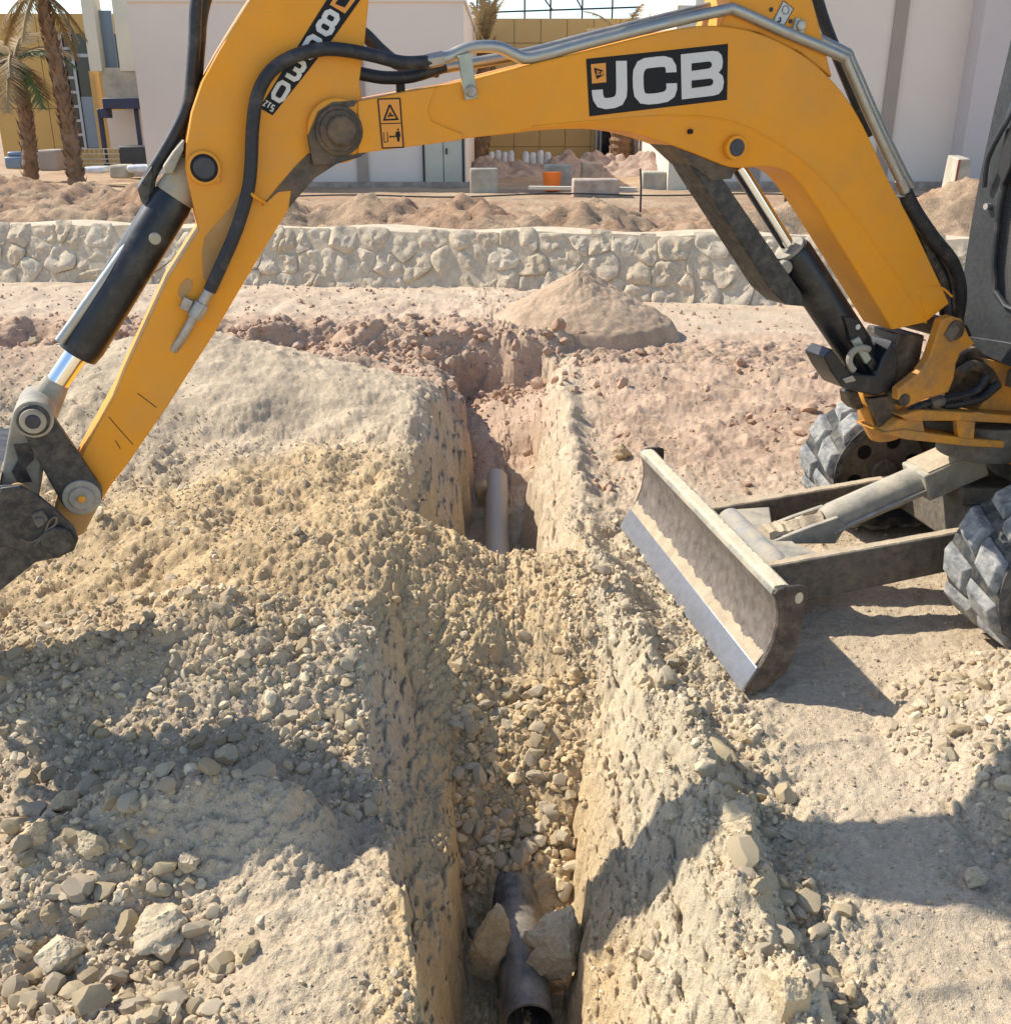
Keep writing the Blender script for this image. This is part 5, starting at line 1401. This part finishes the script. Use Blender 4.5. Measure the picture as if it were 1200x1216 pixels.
# ---- rubber tracks
TR, TU0, TU1 = 0.245, 1.09, 2.42       # radius to the belt, idler and sprocket positions
lugv = [(-0.042, -0.066, 0), (0.040, -0.058, 0), (0.046, 0.066, 0), (-0.036, 0.060, 0), (-0.028, -0.052, 0.036), (0.026, -0.046, 0.036), (0.031, 0.052, 0.034), (-0.022, 0.046, 0.034)]
lugv = [(x * 1.36 + 0.30 * y, y * 1.08, z * 0.92) for x, y, z in lugv]
lm = bpy.data.meshes.new('lug')
bm = bmesh.new()
vs_ = [bm.verts.new(q) for q in lugv]
for q in ((3, 2, 1, 0), (4, 5, 6, 7), (0, 1, 5, 4), (1, 2, 6, 5), (2, 3, 7, 6), (3, 0, 4, 7)): bm.faces.new([vs_[k] for k in q])
bmesh.ops.recalc_face_normals(bm, faces=bm.faces)
bmesh.ops.bevel(bm, geom=list(bm.edges) , offset=0.0045, segments=2, affect='EDGES', profile=0.6)
bm.to_mesh(lm); bm.free()
lm.shade_smooth(); lm.set_sharp_from_angle(angle=R(60)); lm.materials.append(M['rubber'])
arcL, strL = math.pi * TR, TU1 - TU0
LOOP = 2 * (arcL + strL)


def loop_pt(sv, r):
    """distance along the belt -> (u, z, outward direction angle)"""
    sv %= LOOP
    if sv < arcL:
        t = math.pi * 1.5 - sv / TR
        return TU0 + r * math.cos(t), TR + 0.045 + r * math.sin(t), t
    sv -= arcL
    if sv < strL: return TU0 + sv, TR + 0.045 + r, math.pi / 2
    sv -= strL
    if sv < arcL:
        t = math.pi / 2 - sv / TR
        return TU1 + r * math.cos(t), TR + 0.045 + r * math.sin(t), t
    sv -= arcL
    return TU1 - sv, TR + 0.045 - r, -math.pi / 2


for w0, w1 in ((-0.01, 0.29), (1.135, 1.435)):
    mb = MB(); rings = []
    for k in range(97):
        sv = LOOP * k / 96
        u, z, t = loop_pt(sv, TR); ui, zi, _ = loop_pt(sv, TR - 0.034)
        rings.append([ug(u, w0, z), ug(u, w1, z), ug(ui, w1, zi), ug(ui, w0, zi)])
    mb.loft(rings, True, False)
    tk = mb.build('track', M['rubber_dark'], ex, ang=50)
    NL = 28
    for row in range(2):
        for k in range(NL):
            sv = LOOP * (k + 0.5 * row) / NL
            u, z, t = loop_pt(sv, TR - 0.004)
            o = bpy.data.objects.new('lug', lm)
            w = (w0 + 0.076) if row == 0 else (w1 - 0.076)
            nrm = (ug(math.cos(t), 0, math.sin(t)) - ug(0, 0, 0)).normalized()
            lat = (ug(0, 1, 0) - ug(0, 0, 0)).normalized() * (1 if row == 0 else -1)
            tang = lat.cross(nrm)
            mt = Matrix((tang, lat, nrm)).transposed().to_4x4(); mt.translation = ug(u, w, z)
            o.matrix_world = mt
            C.objects.link(o); o.parent = tk
            o.matrix_local = mt
    # wheels and side frame
    wm = 0.5 * (w0 + w1)
    for cu, nm, rr2 in ((TU0, 'idler', TR - 0.045), (TU1, 'sprocket', TR - 0.045)):
        mb = MB(); mb.cyl(ug(cu, w0 + 0.035, TR + 0.045), ug(cu, w1 - 0.035, TR + 0.045), rr2, n=36); wh = mb.build(nm, M['frame'], ex, bevel=0.01)
        mb = MB(); mb.cyl(ug(cu, w0 + 0.012, TR + 0.045), ug(cu, w1 - 0.012, TR + 0.045), 0.06, n=24); mb.build('hub', M['frame'], wh, bevel=0.008)
        for q in range(6):
            t = q * math.pi / 3 + 0.3
            mb = MB(); mb.cyl(ug(cu + 0.135 * math.cos(t), w0 + 0.033, TR + 0.045 + 0.135 * math.sin(t)), ug(cu + 0.135 * math.cos(t), w0 + 0.04, TR + 0.045 + 0.135 * math.sin(t)), 0.032, n=16)
            mb.build('spoke_hole', M['d_black'], wh)
    mb = MB(); mb.prism([ug(u, w0 + 0.06, z) for u, z in ((TU0 + 0.10, 0.14), (TU1 - 0.1, 0.14), (TU1 - 0.1, 0.40), (TU0 + 0.10, 0.40))], ug(0, 0.19, 0) - ug(0, 0, 0))
    tf_ = mb.build('track_frame', M['frame'], ex, bevel=0.02)
    for q in range(4):
        cu = TU0 + 0.28 + q * 0.26
        mb = MB(); mb.cyl(ug(cu, w0 + 0.05, 0.115), ug(cu, w1 - 0.05, 0.115), 0.062, n=20); mb.build('roller', M['frame'], tf_, bevel=0.006)
# ------------------------------------------------------------------ behind the stone wall: buildings and site clutter
def base_y(py=222, z=UP):
    return on(600, py, z).y


YW = base_y(222)                      # white buildings


def facade(mbx, x0, x1, y0, y1, Y, d):
    """box whose near face spans photo x0..x1 and heights read at y0 (top) y1 (bottom)"""
    xa, xb = at(x0, y1, Y).x, at(x1, y1, Y).x
    zt, zb = at(600, y0, Y).z, at(600, y1, Y).z
    return mbx.box((xa, Y, zb), (xb, Y + d, zt))


# white building behind the dipper
wb = empty('white_building', (-3, YW, UP), 'white flat roofed building with a pale metal door behind the dipper', 'building')
mb = MB()
xl, xr = at(178, 222, YW).x, at(553, 222, YW).x
zt = at(553, 2, YW).z
mb.box((xl, YW, UP - 0.3), (xr, YW + 9, zt)); mb.build('wall', M['white_wall'], wb)
mb = MB(); mb.box((xl - 0.04, YW - 0.04, zt), (xr + 0.04, YW + 9.04, zt + 0.08)); mb.build('roof_edge', M['white_wall'], wb)
mb = MB(); facade(mb, 425, 438, 2, 224, YW - 0.05, 0.04); mb.build('taupe_strip', M['strip'], wb)
mb = MB(); facade(mb, 505, 549, 122, 220, YW - 0.06, 0.055); dr = mb.build('door', simple('pale_door', (0.53, 0.50, 0.39), 0.6, var=0.08, scale=2), wb)
mb = MB(); facade(mb, 549, 551.5, 118, 221, YW - 0.075, 0.07); facade(mb, 502.5, 505, 118, 221, YW - 0.075, 0.07); mb.build('door_frame', M['dark'], dr)
mb = MB(); facade(mb, 526.6, 527.4, 122, 220, YW - 0.064, 0.003); mb.build('leaf_gap', M['dark'], dr)
mb = MB(); facade(mb, 529, 531, 176, 183, YW - 0.09, 0.03); mb.build('handle', M['dark'], dr)
mb = MB(); facade(mb, 178, 560, 216, 228, YW - 0.12, 0.06); mb.build('plinth', M['concrete2'], wb)

# ochre building at the far left with its tall window
YL = base_y(200)
ob = empty('ochre_building', (-12, YL, UP), 'ochre clad building with a tall dark window behind the palm trees', 'building')
xa = at(8, 195, YL).x
mb = MB(); mb.box((xa, YL, UP - 0.3), (xa + 8.5, YL + 10, at(60, 17, YL).z)); mb.build('wall', M['joint'], ob)
pw = 1.28; zt0 = at(60, 16, YL).z
for i in range(4):
    for j, (h0, h1) in enumerate(((UP - 0.2, 0.5 * (UP + zt0) - 0.35), (0.5 * (UP + zt0) - 0.335, zt0))):
        xw0, xw1 = xa + i * pw * 0.99, xa + i * pw * 0.99 + pw * 0.978
        if i == 3 and True: xw0 += 0.15
        mb = MB(); mb.box((xw0, YL - 0.05, h0), (xw1, YL - 0.002, h1)); mb.build('panel', M['ochre'], ob)
xw0, xw1 = at(84, 110, YL).x, at(116, 110, YL).x
zb0, zt1 = at(84, 176, YL).z, at(84, 40, YL).z
win = MB(); win.box((xw0, YL - 0.10, zb0), (xw1, YL - 0.055, zt1)); wo = win.build('window', M['win'], ob)
mb = MB(); mb.box((xw0 + 0.42 * (xw1 - xw0), YL - 0.12, zb0 + 0.02), (xw1 - 0.06, YL - 0.102, zb0 + 0.46 * (zt1 - zb0))); mb.build('blue_pane', M['win_blue'], wo)
mb = MB()
for q in np.linspace(0, 1, 9): mb.box((xw0, YL - 0.14, zb0 + q * (zt1 - zb0) - 0.03), (xw0 + 0.36 * (xw1 - xw0), YL - 0.125, zb0 + q * (zt1 - zb0) + 0.03))
for q in (0.0, 0.36, 0.97): mb.box((xw0 + q * (xw1 - xw0) - 0.03, YL - 0.16, zb0), (xw0 + q * (xw1 - xw0) + 0.03, YL - 0.142, zt1))
mb.box((xw0 + 0.36 * (xw1 - xw0), YL - 0.14, zb0 + 0.80 * (zt1 - zb0)), (xw1, YL - 0.125, zb0 + 0.83 * (zt1 - zb0)))
mb.build('window_frame', M['alu'], wo)

# concrete frame of an unfinished front, in front of the ochre building
YF = YW + 2.2
fb = empty('unfinished_building', (-7.5, YF, UP), 'unfinished cream concrete frame with open bay left of the white building', 'building')
mb = MB(); facade(mb, 107, 121, -40, 84, YF, 0.4); mb.build('column', M['cream'], fb)
mb = MB(); facade(mb, 143, 166, -40, 84, YF, 0.4); mb.build('column', M['cream'], fb)
mb = MB(); facade(mb, 125, 182, 80, 118, YF + 0.05, 0.4); mb.build('spandrel', M['concrete'], fb)
mb = MB(); facade(mb, 132, 182, 131, 177, YF + 0.05, 0.4); mb.build('lower_wall', M['white_wall'], fb)
mb = MB(); facade(mb, 122, 140, 12, 80, YF + 0.25, 0.05); mb.build('pane', M['win_blue'], fb)
mb = MB(); facade(mb, 140.5, 148, 40, 80, YF + 0.2, 0.05); mb.build('pane', M['win'], fb)
mb = MB(); facade(mb, 118, 123, 84, 176, YF + 0.3, 0.3); facade(mb, 128, 133, 140, 178, YF + 0.3, 0.3); mb.build('pier', M['ochre'], fb)
mb = MB(); facade(mb, 160, 182, -20, 210, YF + 0.1, 0.5); mb.build('return_wall', M['white_wall'], fb)
# navy beam on a stand
nb = MB(); facade(nb, 122, 174, 116, 129, YF - 0.6, 0.5); facade(nb, 120, 128, 128, 140, YF - 0.5, 0.3); facade(nb, 124, 129, 129, 200, YF - 0.35, 0.1)
facade(nb, 167, 172, 129, 200, YF - 0.35, 0.1)
nb.build('steel_beam', M['blue'], label='dark navy steel beam propped against the unfinished concrete frame', cat='beam', bevel=0.02)

# site fence panels and crates under it
YP = YF - 1.2
fr = MB()
for k in range(9): facade(fr, 96 + k * 5.6, 97 + k * 5.6, 176, 193, YP, 0.03)
for yv in (176, 182, 188, 193): facade(fr, 96, 142, yv, yv + 1.2, YP - 0.04, 0.03)
fr.build('pallet_rack', M['concrete'], label='pale slatted rack standing below the tall dark window', cat='rack')
mb = MB(); facade(mb, 143, 187, 173, 200, YP, 0.6); mb.build('site_box', M['dark'], label='dark grey site box right of the pale slatted rack', cat='box', bevel=0.04)
mb = MB(); facade(mb, 6, 28, 186, 200, YP, 0.7); facade(mb, 8, 26, 180, 186, YP + 0.1, 0.4); mb.build('site_box', M['win_blue'], label='small blue grey container at the far left behind the dirt', cat='box', bevel=0.04)
mb = MB(); facade(mb, 46, 70, 178, 203, YP + 0.2, 0.7); mb.build('site_box', M['strip'], label='brown crate between the two palm trunks', cat='box', bevel=0.04)
for k, (x0, x1, y0, y1) in enumerate(((98, 124, 198, 206), (130, 152, 196, 212), (150, 176, 196, 205))):
    mb = MB(); facade(mb, x0, x1, y0, y1, YP - 0.8 - 0.1 * k, 0.5)
    mb.build('debris_sheet', M['wrap'] if k != 1 else M['concrete'], label=('flat pale sheet on the dirt just right of the leaning palm', 'squat concrete block beside the pale sheets on the left dirt', 'crumpled pale sheet nearest the bucket cylinder')[k], cat='debris', bevel=0.05)

# golden building in the middle
YG = base_y(196)
gb = empty('golden_building', (3.0, YG, UP), 'golden panelled building in the middle with pipe railing on its roof', 'building')
xa, xb = at(520, 190, YG).x, at(850, 190, YG).x
zt2 = at(700, 22, YG).z
mb = MB(); mb.box((xa, YG, UP - 0.3), (xb, YG + 9, zt2)); mb.build('wall', M['joint'], gb)
ncol = 11; cw = (xb - xa) / ncol
zr = [UP - 0.2, at(700, 174, YG).z, at(700, 112, YG).z, at(700, 51, YG).z, zt2 + 0.01]
wx0, wx1 = at(706, 170, YG).x, at(729, 170, YG).x
pmesh = {}
for j in range(4):
    me = bpy.data.meshes.new('panel'); m_ = MB(); m_.box((0.007, -0.06, 0.007), (cw - 0.007, -0.002, zr[j + 1] - zr[j] - 0.007))
    me.from_pydata(m_.v, [], m_.f); me.materials.append(M['ochre2']); pmesh[j] = me
for i in range(ncol):
    for j in range(4):
        o = bpy.data.objects.new('panel', pmesh[j]); C.objects.link(o); o.location = (xa + i * cw, YG, zr[j]); attach(o, gb)
mb = MB(); mb.box((wx0, YG - 0.10, UP), (wx1, YG - 0.065, at(700, 120, YG).z)); wo = mb.build('window', M['win'], gb)
mb = MB()
for q in (0, 0.22, 0.9): mb.box((wx0 + q * (wx1 - wx0), YG - 0.14, UP), (wx0 + q * (wx1 - wx0) + 0.05, YG - 0.105, at(700, 120, YG).z))
mb.build('window_frame', M['alu'], wo)
rl = empty('roof_railing', (3, YG + 0.3, zt2), 'thin scaffold tube railing along the golden building roof edge', 'railing')
for k, px in enumerate((566, 588, 623, 654, 692, 728, 762, 795, 825)):
    mb = MB(); x = at(px, 15, YG).x; mb.cyl((x, YG + 0.3, zt2 - 0.1), (x, YG + 0.3, zt2 + (1.3 if k in (0, 1, 6) else 0.75)), 0.022, n=8); mb.build('post', M['dark'], rl)
for dz, x0, x1 in ((0.18, 556, 850), (0.62, 556, 850)):
    mb = MB(); mb.cyl((at(x0, 15, YG).x, YG + 0.27, zt2 + dz - 0.03), (at(x1, 15, YG).x, YG + 0.27, zt2 + dz + 0.16), 0.020, n=8); mb.build('rail', M['dark'], rl)
for x0, x1 in ((640, 656), (680, 692)):
    mb = MB(); mb.cyl((at(x0, 15, YG).x, YG + 0.24, zt2 + 0.62), (at(x1, 15, YG).x, YG + 0.24, zt2 + 0.22), 0.018, n=8); mb.build('brace', M['dark'], rl)

# white building on the right with taupe strips
YR = YW - 0.3
rb = empty('white_building', (8, YR, UP), 'tall white building with taupe vertical strips behind the boom and cab', 'building')
xa = at(812, 222, YR).x
mb = MB(); mb.box((xa, YR, UP - 0.3), (xa + 14, YR + 8, 5.2)); mb.build('wall', M['white_wall'], rb)
for x0, x1 in ((888, 902), (1038, 1053)):
    mb = MB(); mb.box((at(x0, 200, YR).x, YR - 0.05, UP - 0.2), (at(x1, 200, YR).x, YR - 0.002, 5.2)); mb.build('taupe_strip', M['strip'], rb)
xs2 = at(1127, 190, YR).x
mb = MB(); mb.box((xs2, YR - 0.5, UP - 0.3), (xs2 + 8, YR - 0.002, 5.2)); mb.build('wall', simple('warm_render', (0.55, 0.485, 0.46), 0.9, var=0.04, scale=0.6, bmp=0.1, bscale=30), rb)
mb = MB(); mb.box((xa - 0.35, YR - 0.3, UP - 0.2), (xa - 0.003, YR + 0.5, 3.4)); mb.build('pilaster', M['cream'], rb)
mb = MB(); mb.box((xa - 0.02, YR - 0.10, UP - 0.2), (xa + 14, YR - 0.055, UP + 0.12)); mb.build('plinth', M['concrete2'], rb)


# palms
def palm(name, base, top, r0, r1, label, nf, green, droop, length, seed, ring=0.16):
    g = random.Random(seed)
    root = empty(name, base, label, 'palm tree', 'palm trees on the site')
    base, top = Vector(base), Vector(top)
    L = (top - base).length; n = max(6, int(L / (ring / 2)))
    mb = MB(); pts, rads = [], []
    for i in range(n + 1):
        t = i / n; pts.append(base.lerp(top, t) + Vector((0.10 * math.sin(t * 2.4), 0, 0))); rads.append((r0 + (r1 - r0) * t) * (1.10 if i % 2 else 0.93) * (1 + 0.05 * g.uniform(-1, 1)))
    mb.tube(pts, rads, 14); mb.build('trunk', M['bark'], root, ang=20)
    # old leaf bases
    mb = MB()
    for i in range(n * 5):
        t = g.uniform(0.02, 1); a = g.uniform(0, 6.28); c = base.lerp(top, t) + Vector((0.10 * math.sin(t * 2.4), 0, 0)); rr3 = r0 + (r1 - r0) * t
        d = Vector((math.cos(a), math.sin(a), 0)); s2 = Vector((-math.sin(a), math.cos(a), 0))
        p = c + d * rr3 * 0.98
        mb.add([p - s2 * 0.05, p + s2 * 0.05, p + d * 0.06 + Vector((0, 0, 0.13))], [(0, 1, 2)])
    mb.build('leaf_bases', M['bark'], root, smooth=False, kind='stuff')
    for k in range(nf):
        a = 6.28 * k / nf + g.uniform(-0.3, 0.3); el = g.uniform(*droop); ln = length * g.uniform(0.8, 1.15)
        p = Vector(pts[-1]); d = Vector((math.cos(a) * math.cos(el), math.sin(a) * math.cos(el), math.sin(el)))
        mb = MB(); spine = [p.copy()]
        for q in range(9):
            d = (d + Vector((0, 0, -0.16 if green else -0.13))).normalized(); p = p + d * ln / 9; spine.append(p.copy())
        mb.tube(spine, [0.03, 0.006], 5)
        for q in range(2, 60):
            t = q / 60 * 8.99; i = int(t); c = spine[i].lerp(spine[i + 1], t - i); dd = (spine[i + 1] - spine[i]).normalized()
            sd = dd.cross(Vector((0, 0, 1)))
            sd = sd.normalized() if sd.length > 0.01 else Vector((1, 0, 0))
            for sg in (-1, 1):
                l2 = 0.42 * math.sin(0.35 + 2.6 * q / 60) * g.uniform(0.7, 1.1) * (1 if green else 0.7)
                e = c + sd * sg * l2 * 0.75 + dd * l2 * 0.55 - Vector((0, 0, l2 * g.uniform(0.05, 0.5)))
                mb.add([c - dd * 0.014, c + dd * 0.014, e], [(0, 1, 2)])
        mb.build('frond', M['frond'] if green and g.random() > 0.25 else M['frond_dry'], root, smooth=False)
    return root


Yp = YP - 2.6
palm('palm_tree', at(37, 214, Yp), at(12, 72, Yp), 0.125, 0.105, 'shorter palm with green drooping fronds at the far left', 12, True, (-0.2, 1.1), 1.15, 3)
palm('palm_tree', at(92, 222, Yp - 0.3), at(40, -12, Yp - 0.3), 0.135, 0.095, 'taller leaning palm with bare trunk and dry fronds in front of the ochre building', 9, False, (-0.7, 0.9), 1.1, 5)
palm('palm_tree', at(733, 205, YG - 1.5), at(738, 52, YG - 1.5), 0.27, 0.22, 'palm with dry spread fronds before the golden building window', 16, False, (0.1, 1.2), 1.25, 8)
palm('palm_tree', at(566, 205, YG - 2.0), at(574, 48, YG - 2.0), 0.22, 0.2, 'palm with a tied upright bundle of fronds beside the white building corner', 12, False, (1.2, 1.5), 1.0, 9)


# clutter on the raised ground between the buildings
def rubble(px, Y, w, h, seed, label, col):
    th = np.linspace(0, 2 * math.pi, 61); rr_ = np.linspace(0, 1, 26); RG, TG = np.meshgrid(rr_, th, indexing='ij')
    x, y = RG * np.cos(TG) * w / 2, RG * np.sin(TG) * w / 3
    z = h * np.clip(1 - RG, 0, 1) ** 0.8 * (1 + 0.7 * fbm(x + seed, y, 1.6, 3, seed)) + 0.14 * (0.4 - worley(x, y, 3.5, seed)) + 0.06 * fbm(x, y, 7, 3, seed + 3) - 0.06
    cc = np.array(col) * (1 + 0.5 * fbm(x, y, 4, 3, seed + 9))[..., None]
    o = grid_object('rubble_heap', x, y, z, cc, M['soil_far'], None)
    o.location = (at(px, 215, Y).x, Y, UP + 0.02)
    return tag(o, label, 'heap', 'rubble heaps between the buildings')


Yc = YG - 4.5
for k, a_ in enumerate(((590, Yc, 2.6, 0.40, 'pinkish rubble heap just right of the white building corner'), (668, Yc + 0.8, 2.6, 0.42, 'rubble heap behind the orange bucket'), (712, Yc + 1.6, 2.0, 0.55, 'tallest rubble heap under the golden building window'),
                         (770, Yc + 0.3, 2.8, 0.42, 'pinkish rubble heap at the left edge of the right white building'))):
    rubble(a_[0], a_[1], a_[2], a_[3], 610 + 7 * k, a_[4], (0.45, 0.33, 0.26))
blocks = ((558, 591, 200, 229, 'concrete', 'square concrete block beside the pale metal door'), (646, 679, 196, 226, 'concrete', 'square concrete block right behind the orange bucket'),
          (690, 716, 193, 215, 'concrete2', 'grey concrete block at the back of the rubble'), (680, 735, 213, 234, 'concrete2', 'low reddish broken wall piece in front of the rubble'),
          (762, 792, 204, 224, 'concrete', 'low concrete block near the right white building'))
for k, (x0, x1, y0, y1, mm, lab) in enumerate(blocks):
    Yb = on(600, y1, UP).y
    mb = MB(); facade(mb, x0, x1, y0, y1 + 4, Yb, 0.45)
    mb.build('concrete_block', M[mm], label=lab, cat='block', group='concrete blocks on the raised ground', bevel=0.03)
Yb = on(600, 226, UP).y
c = at(655, 226, Yb - 0.3); r = 0.17
mb = MB(); mb.tube([c, c + Vector((0, 0, 0.30)), c + Vector((0, 0, 0.31))], [r * 0.8, r, r * 1.05], 20); mb.build('plastic_bucket', M['bucket_orange'], label='bright orange plastic bucket by the concrete block', cat='bucket')
for k, (x0, x1, y0, y1, lab) in enumerate(((580, 611, 177, 190, 'flat bundle in silvery plastic wrap beside the wrapped palm'), (620, 655, 178, 198, 'taller bundles in shiny plastic wrap left of the window'))):
    Yb = YG - 2.2
    mb = MB(); n_ = 4
    for q in range(n_):
        xx0 = x0 + (x1 - x0) * q / n_
        p0, p1 = at(xx0, y1 + 4, Yb), at(xx0 + (x1 - x0) / n_ * 0.94, y0 + random.uniform(0, 3), Yb)
        cx = (p0.x + p1.x) / 2; rr3 = (p1.x - p0.x) / 2
        mb.tube([(cx, Yb, p0.z), (cx, Yb, p0.z + 0.3 * (p1.z - p0.z)), (cx, Yb, p1.z - 0.06), (cx, Yb, p1.z)], [rr3 * 0.95, rr3 * 1.05, rr3, rr3 * 0.6], 12)
    mb.build('wrapped_bundle', M['wrap'], label=lab, cat='bundle', group='plastic wrapped bundles')
for k, (x0, x1, lab) in enumerate(((750, 768, 'left of two slatted frames leaning on the golden wall'), (784, 798, 'right of two slatted frames leaning on the golden wall'))):
    Yb = YG - 0.5; mb = MB()
    for q in range(4):
        xq = x0 + (x1 - x0) * q / 3.4
        mb.beam(at(xq, 196, Yb - 0.3), at(xq + 3, 172, Yb + 0.3), 0.09, 0.05, up=(0, 1, 0))
    for yv in (175, 192): mb.beam(at(x0 - 1, yv, Yb - 0.05), at(x1 + 3, yv, Yb - 0.05), 0.05, 0.10)
    mb.build('wooden_frame', M['wood'] if k == 0 else M['dark'], label=lab, cat='frame', group='frames leaning on the golden wall')
for k, (px, y0, y1, Y, lab) in enumerate(((760, 200, 252, 14.5, 'thin dark stake standing in the dirt left of the lift cylinder'), (930, 214, 272, 12.0, 'bent dark stake standing in the dirt under the boom'))):
    zb = at(px, y1, Y); ztp = at(px + (0 if k == 0 else 3), y0, Y)
    mb = MB(); mb.tube([zb, zb.lerp(ztp, 0.6) + Vector((0.01, 0, 0)), ztp], 0.014 if k == 0 else 0.02, 8, sub=3); mb.build('stake', M['dark'], label=lab, cat='stake')
# black irrigation hose along the back of the dirt
mb = MB(); mb.tube([(x, YW - 2.6 + 0.2 * math.sin(x * 0.7), UP + 0.05 + 0.02 * math.sin(x * 1.9)) for x in np.linspace(-4.5, 7.5, 40)], 0.012, 8); mb.build('irrigation_hose', M['hose'], label='black hose laid along the ground in front of the buildings', cat='hose')
mb = MB(); mb.beam((0.4, YW - 1.6, UP + 0.10), (2.2, YW - 1.9, UP + 0.10), 0.14, 0.05); mb.build('plank', M['cream'], label='pale plank lying on the ground below the orange bucket', cat='plank')
# concrete traffic barrier at the right
Yj = on(600, 246, UP).y
xj = at(1116, 246, Yj).x
mb = MB()
pr = [(0.0, 0.0), (0.62, 0.0), (0.62, 0.12), (0.45, 0.34), (0.42, 0.95), (0.20, 0.95), (0.17, 0.34), (0.0, 0.12)]
Mx = Matrix.Translation((xj - 0.02, Yj, UP - 0.08)) @ Matrix.Scale(0.80, 4) @ Matrix.Rotation(R(-16), 4, 'Z')
mb.prism([Mx @ Vector((x, 0, z)) for x, z in pr], (Mx @ Vector((0, 1.6, 0))) - (Mx @ Vector((0, 0, 0))))
jb = mb.build('concrete_barrier', M['concrete'], label='white concrete traffic barrier with a red stripe left of the cab', cat='barrier', bevel=0.02)
mb = MB(); mb.prism([Mx @ Vector((x, -0.004, z)) for x, z in ((0.20, 0.50), (0.235, 0.50), (0.245, 0.93), (0.21, 0.93))], (Mx @ Vector((0, 0.003, 0))) - (Mx @ Vector((0, 0, 0)))); mb.build('red_stripe', M['red'], jb)
# twig on the wall
for k, (px, py, dx) in enumerate(((932, 262, 8),)):
    pass
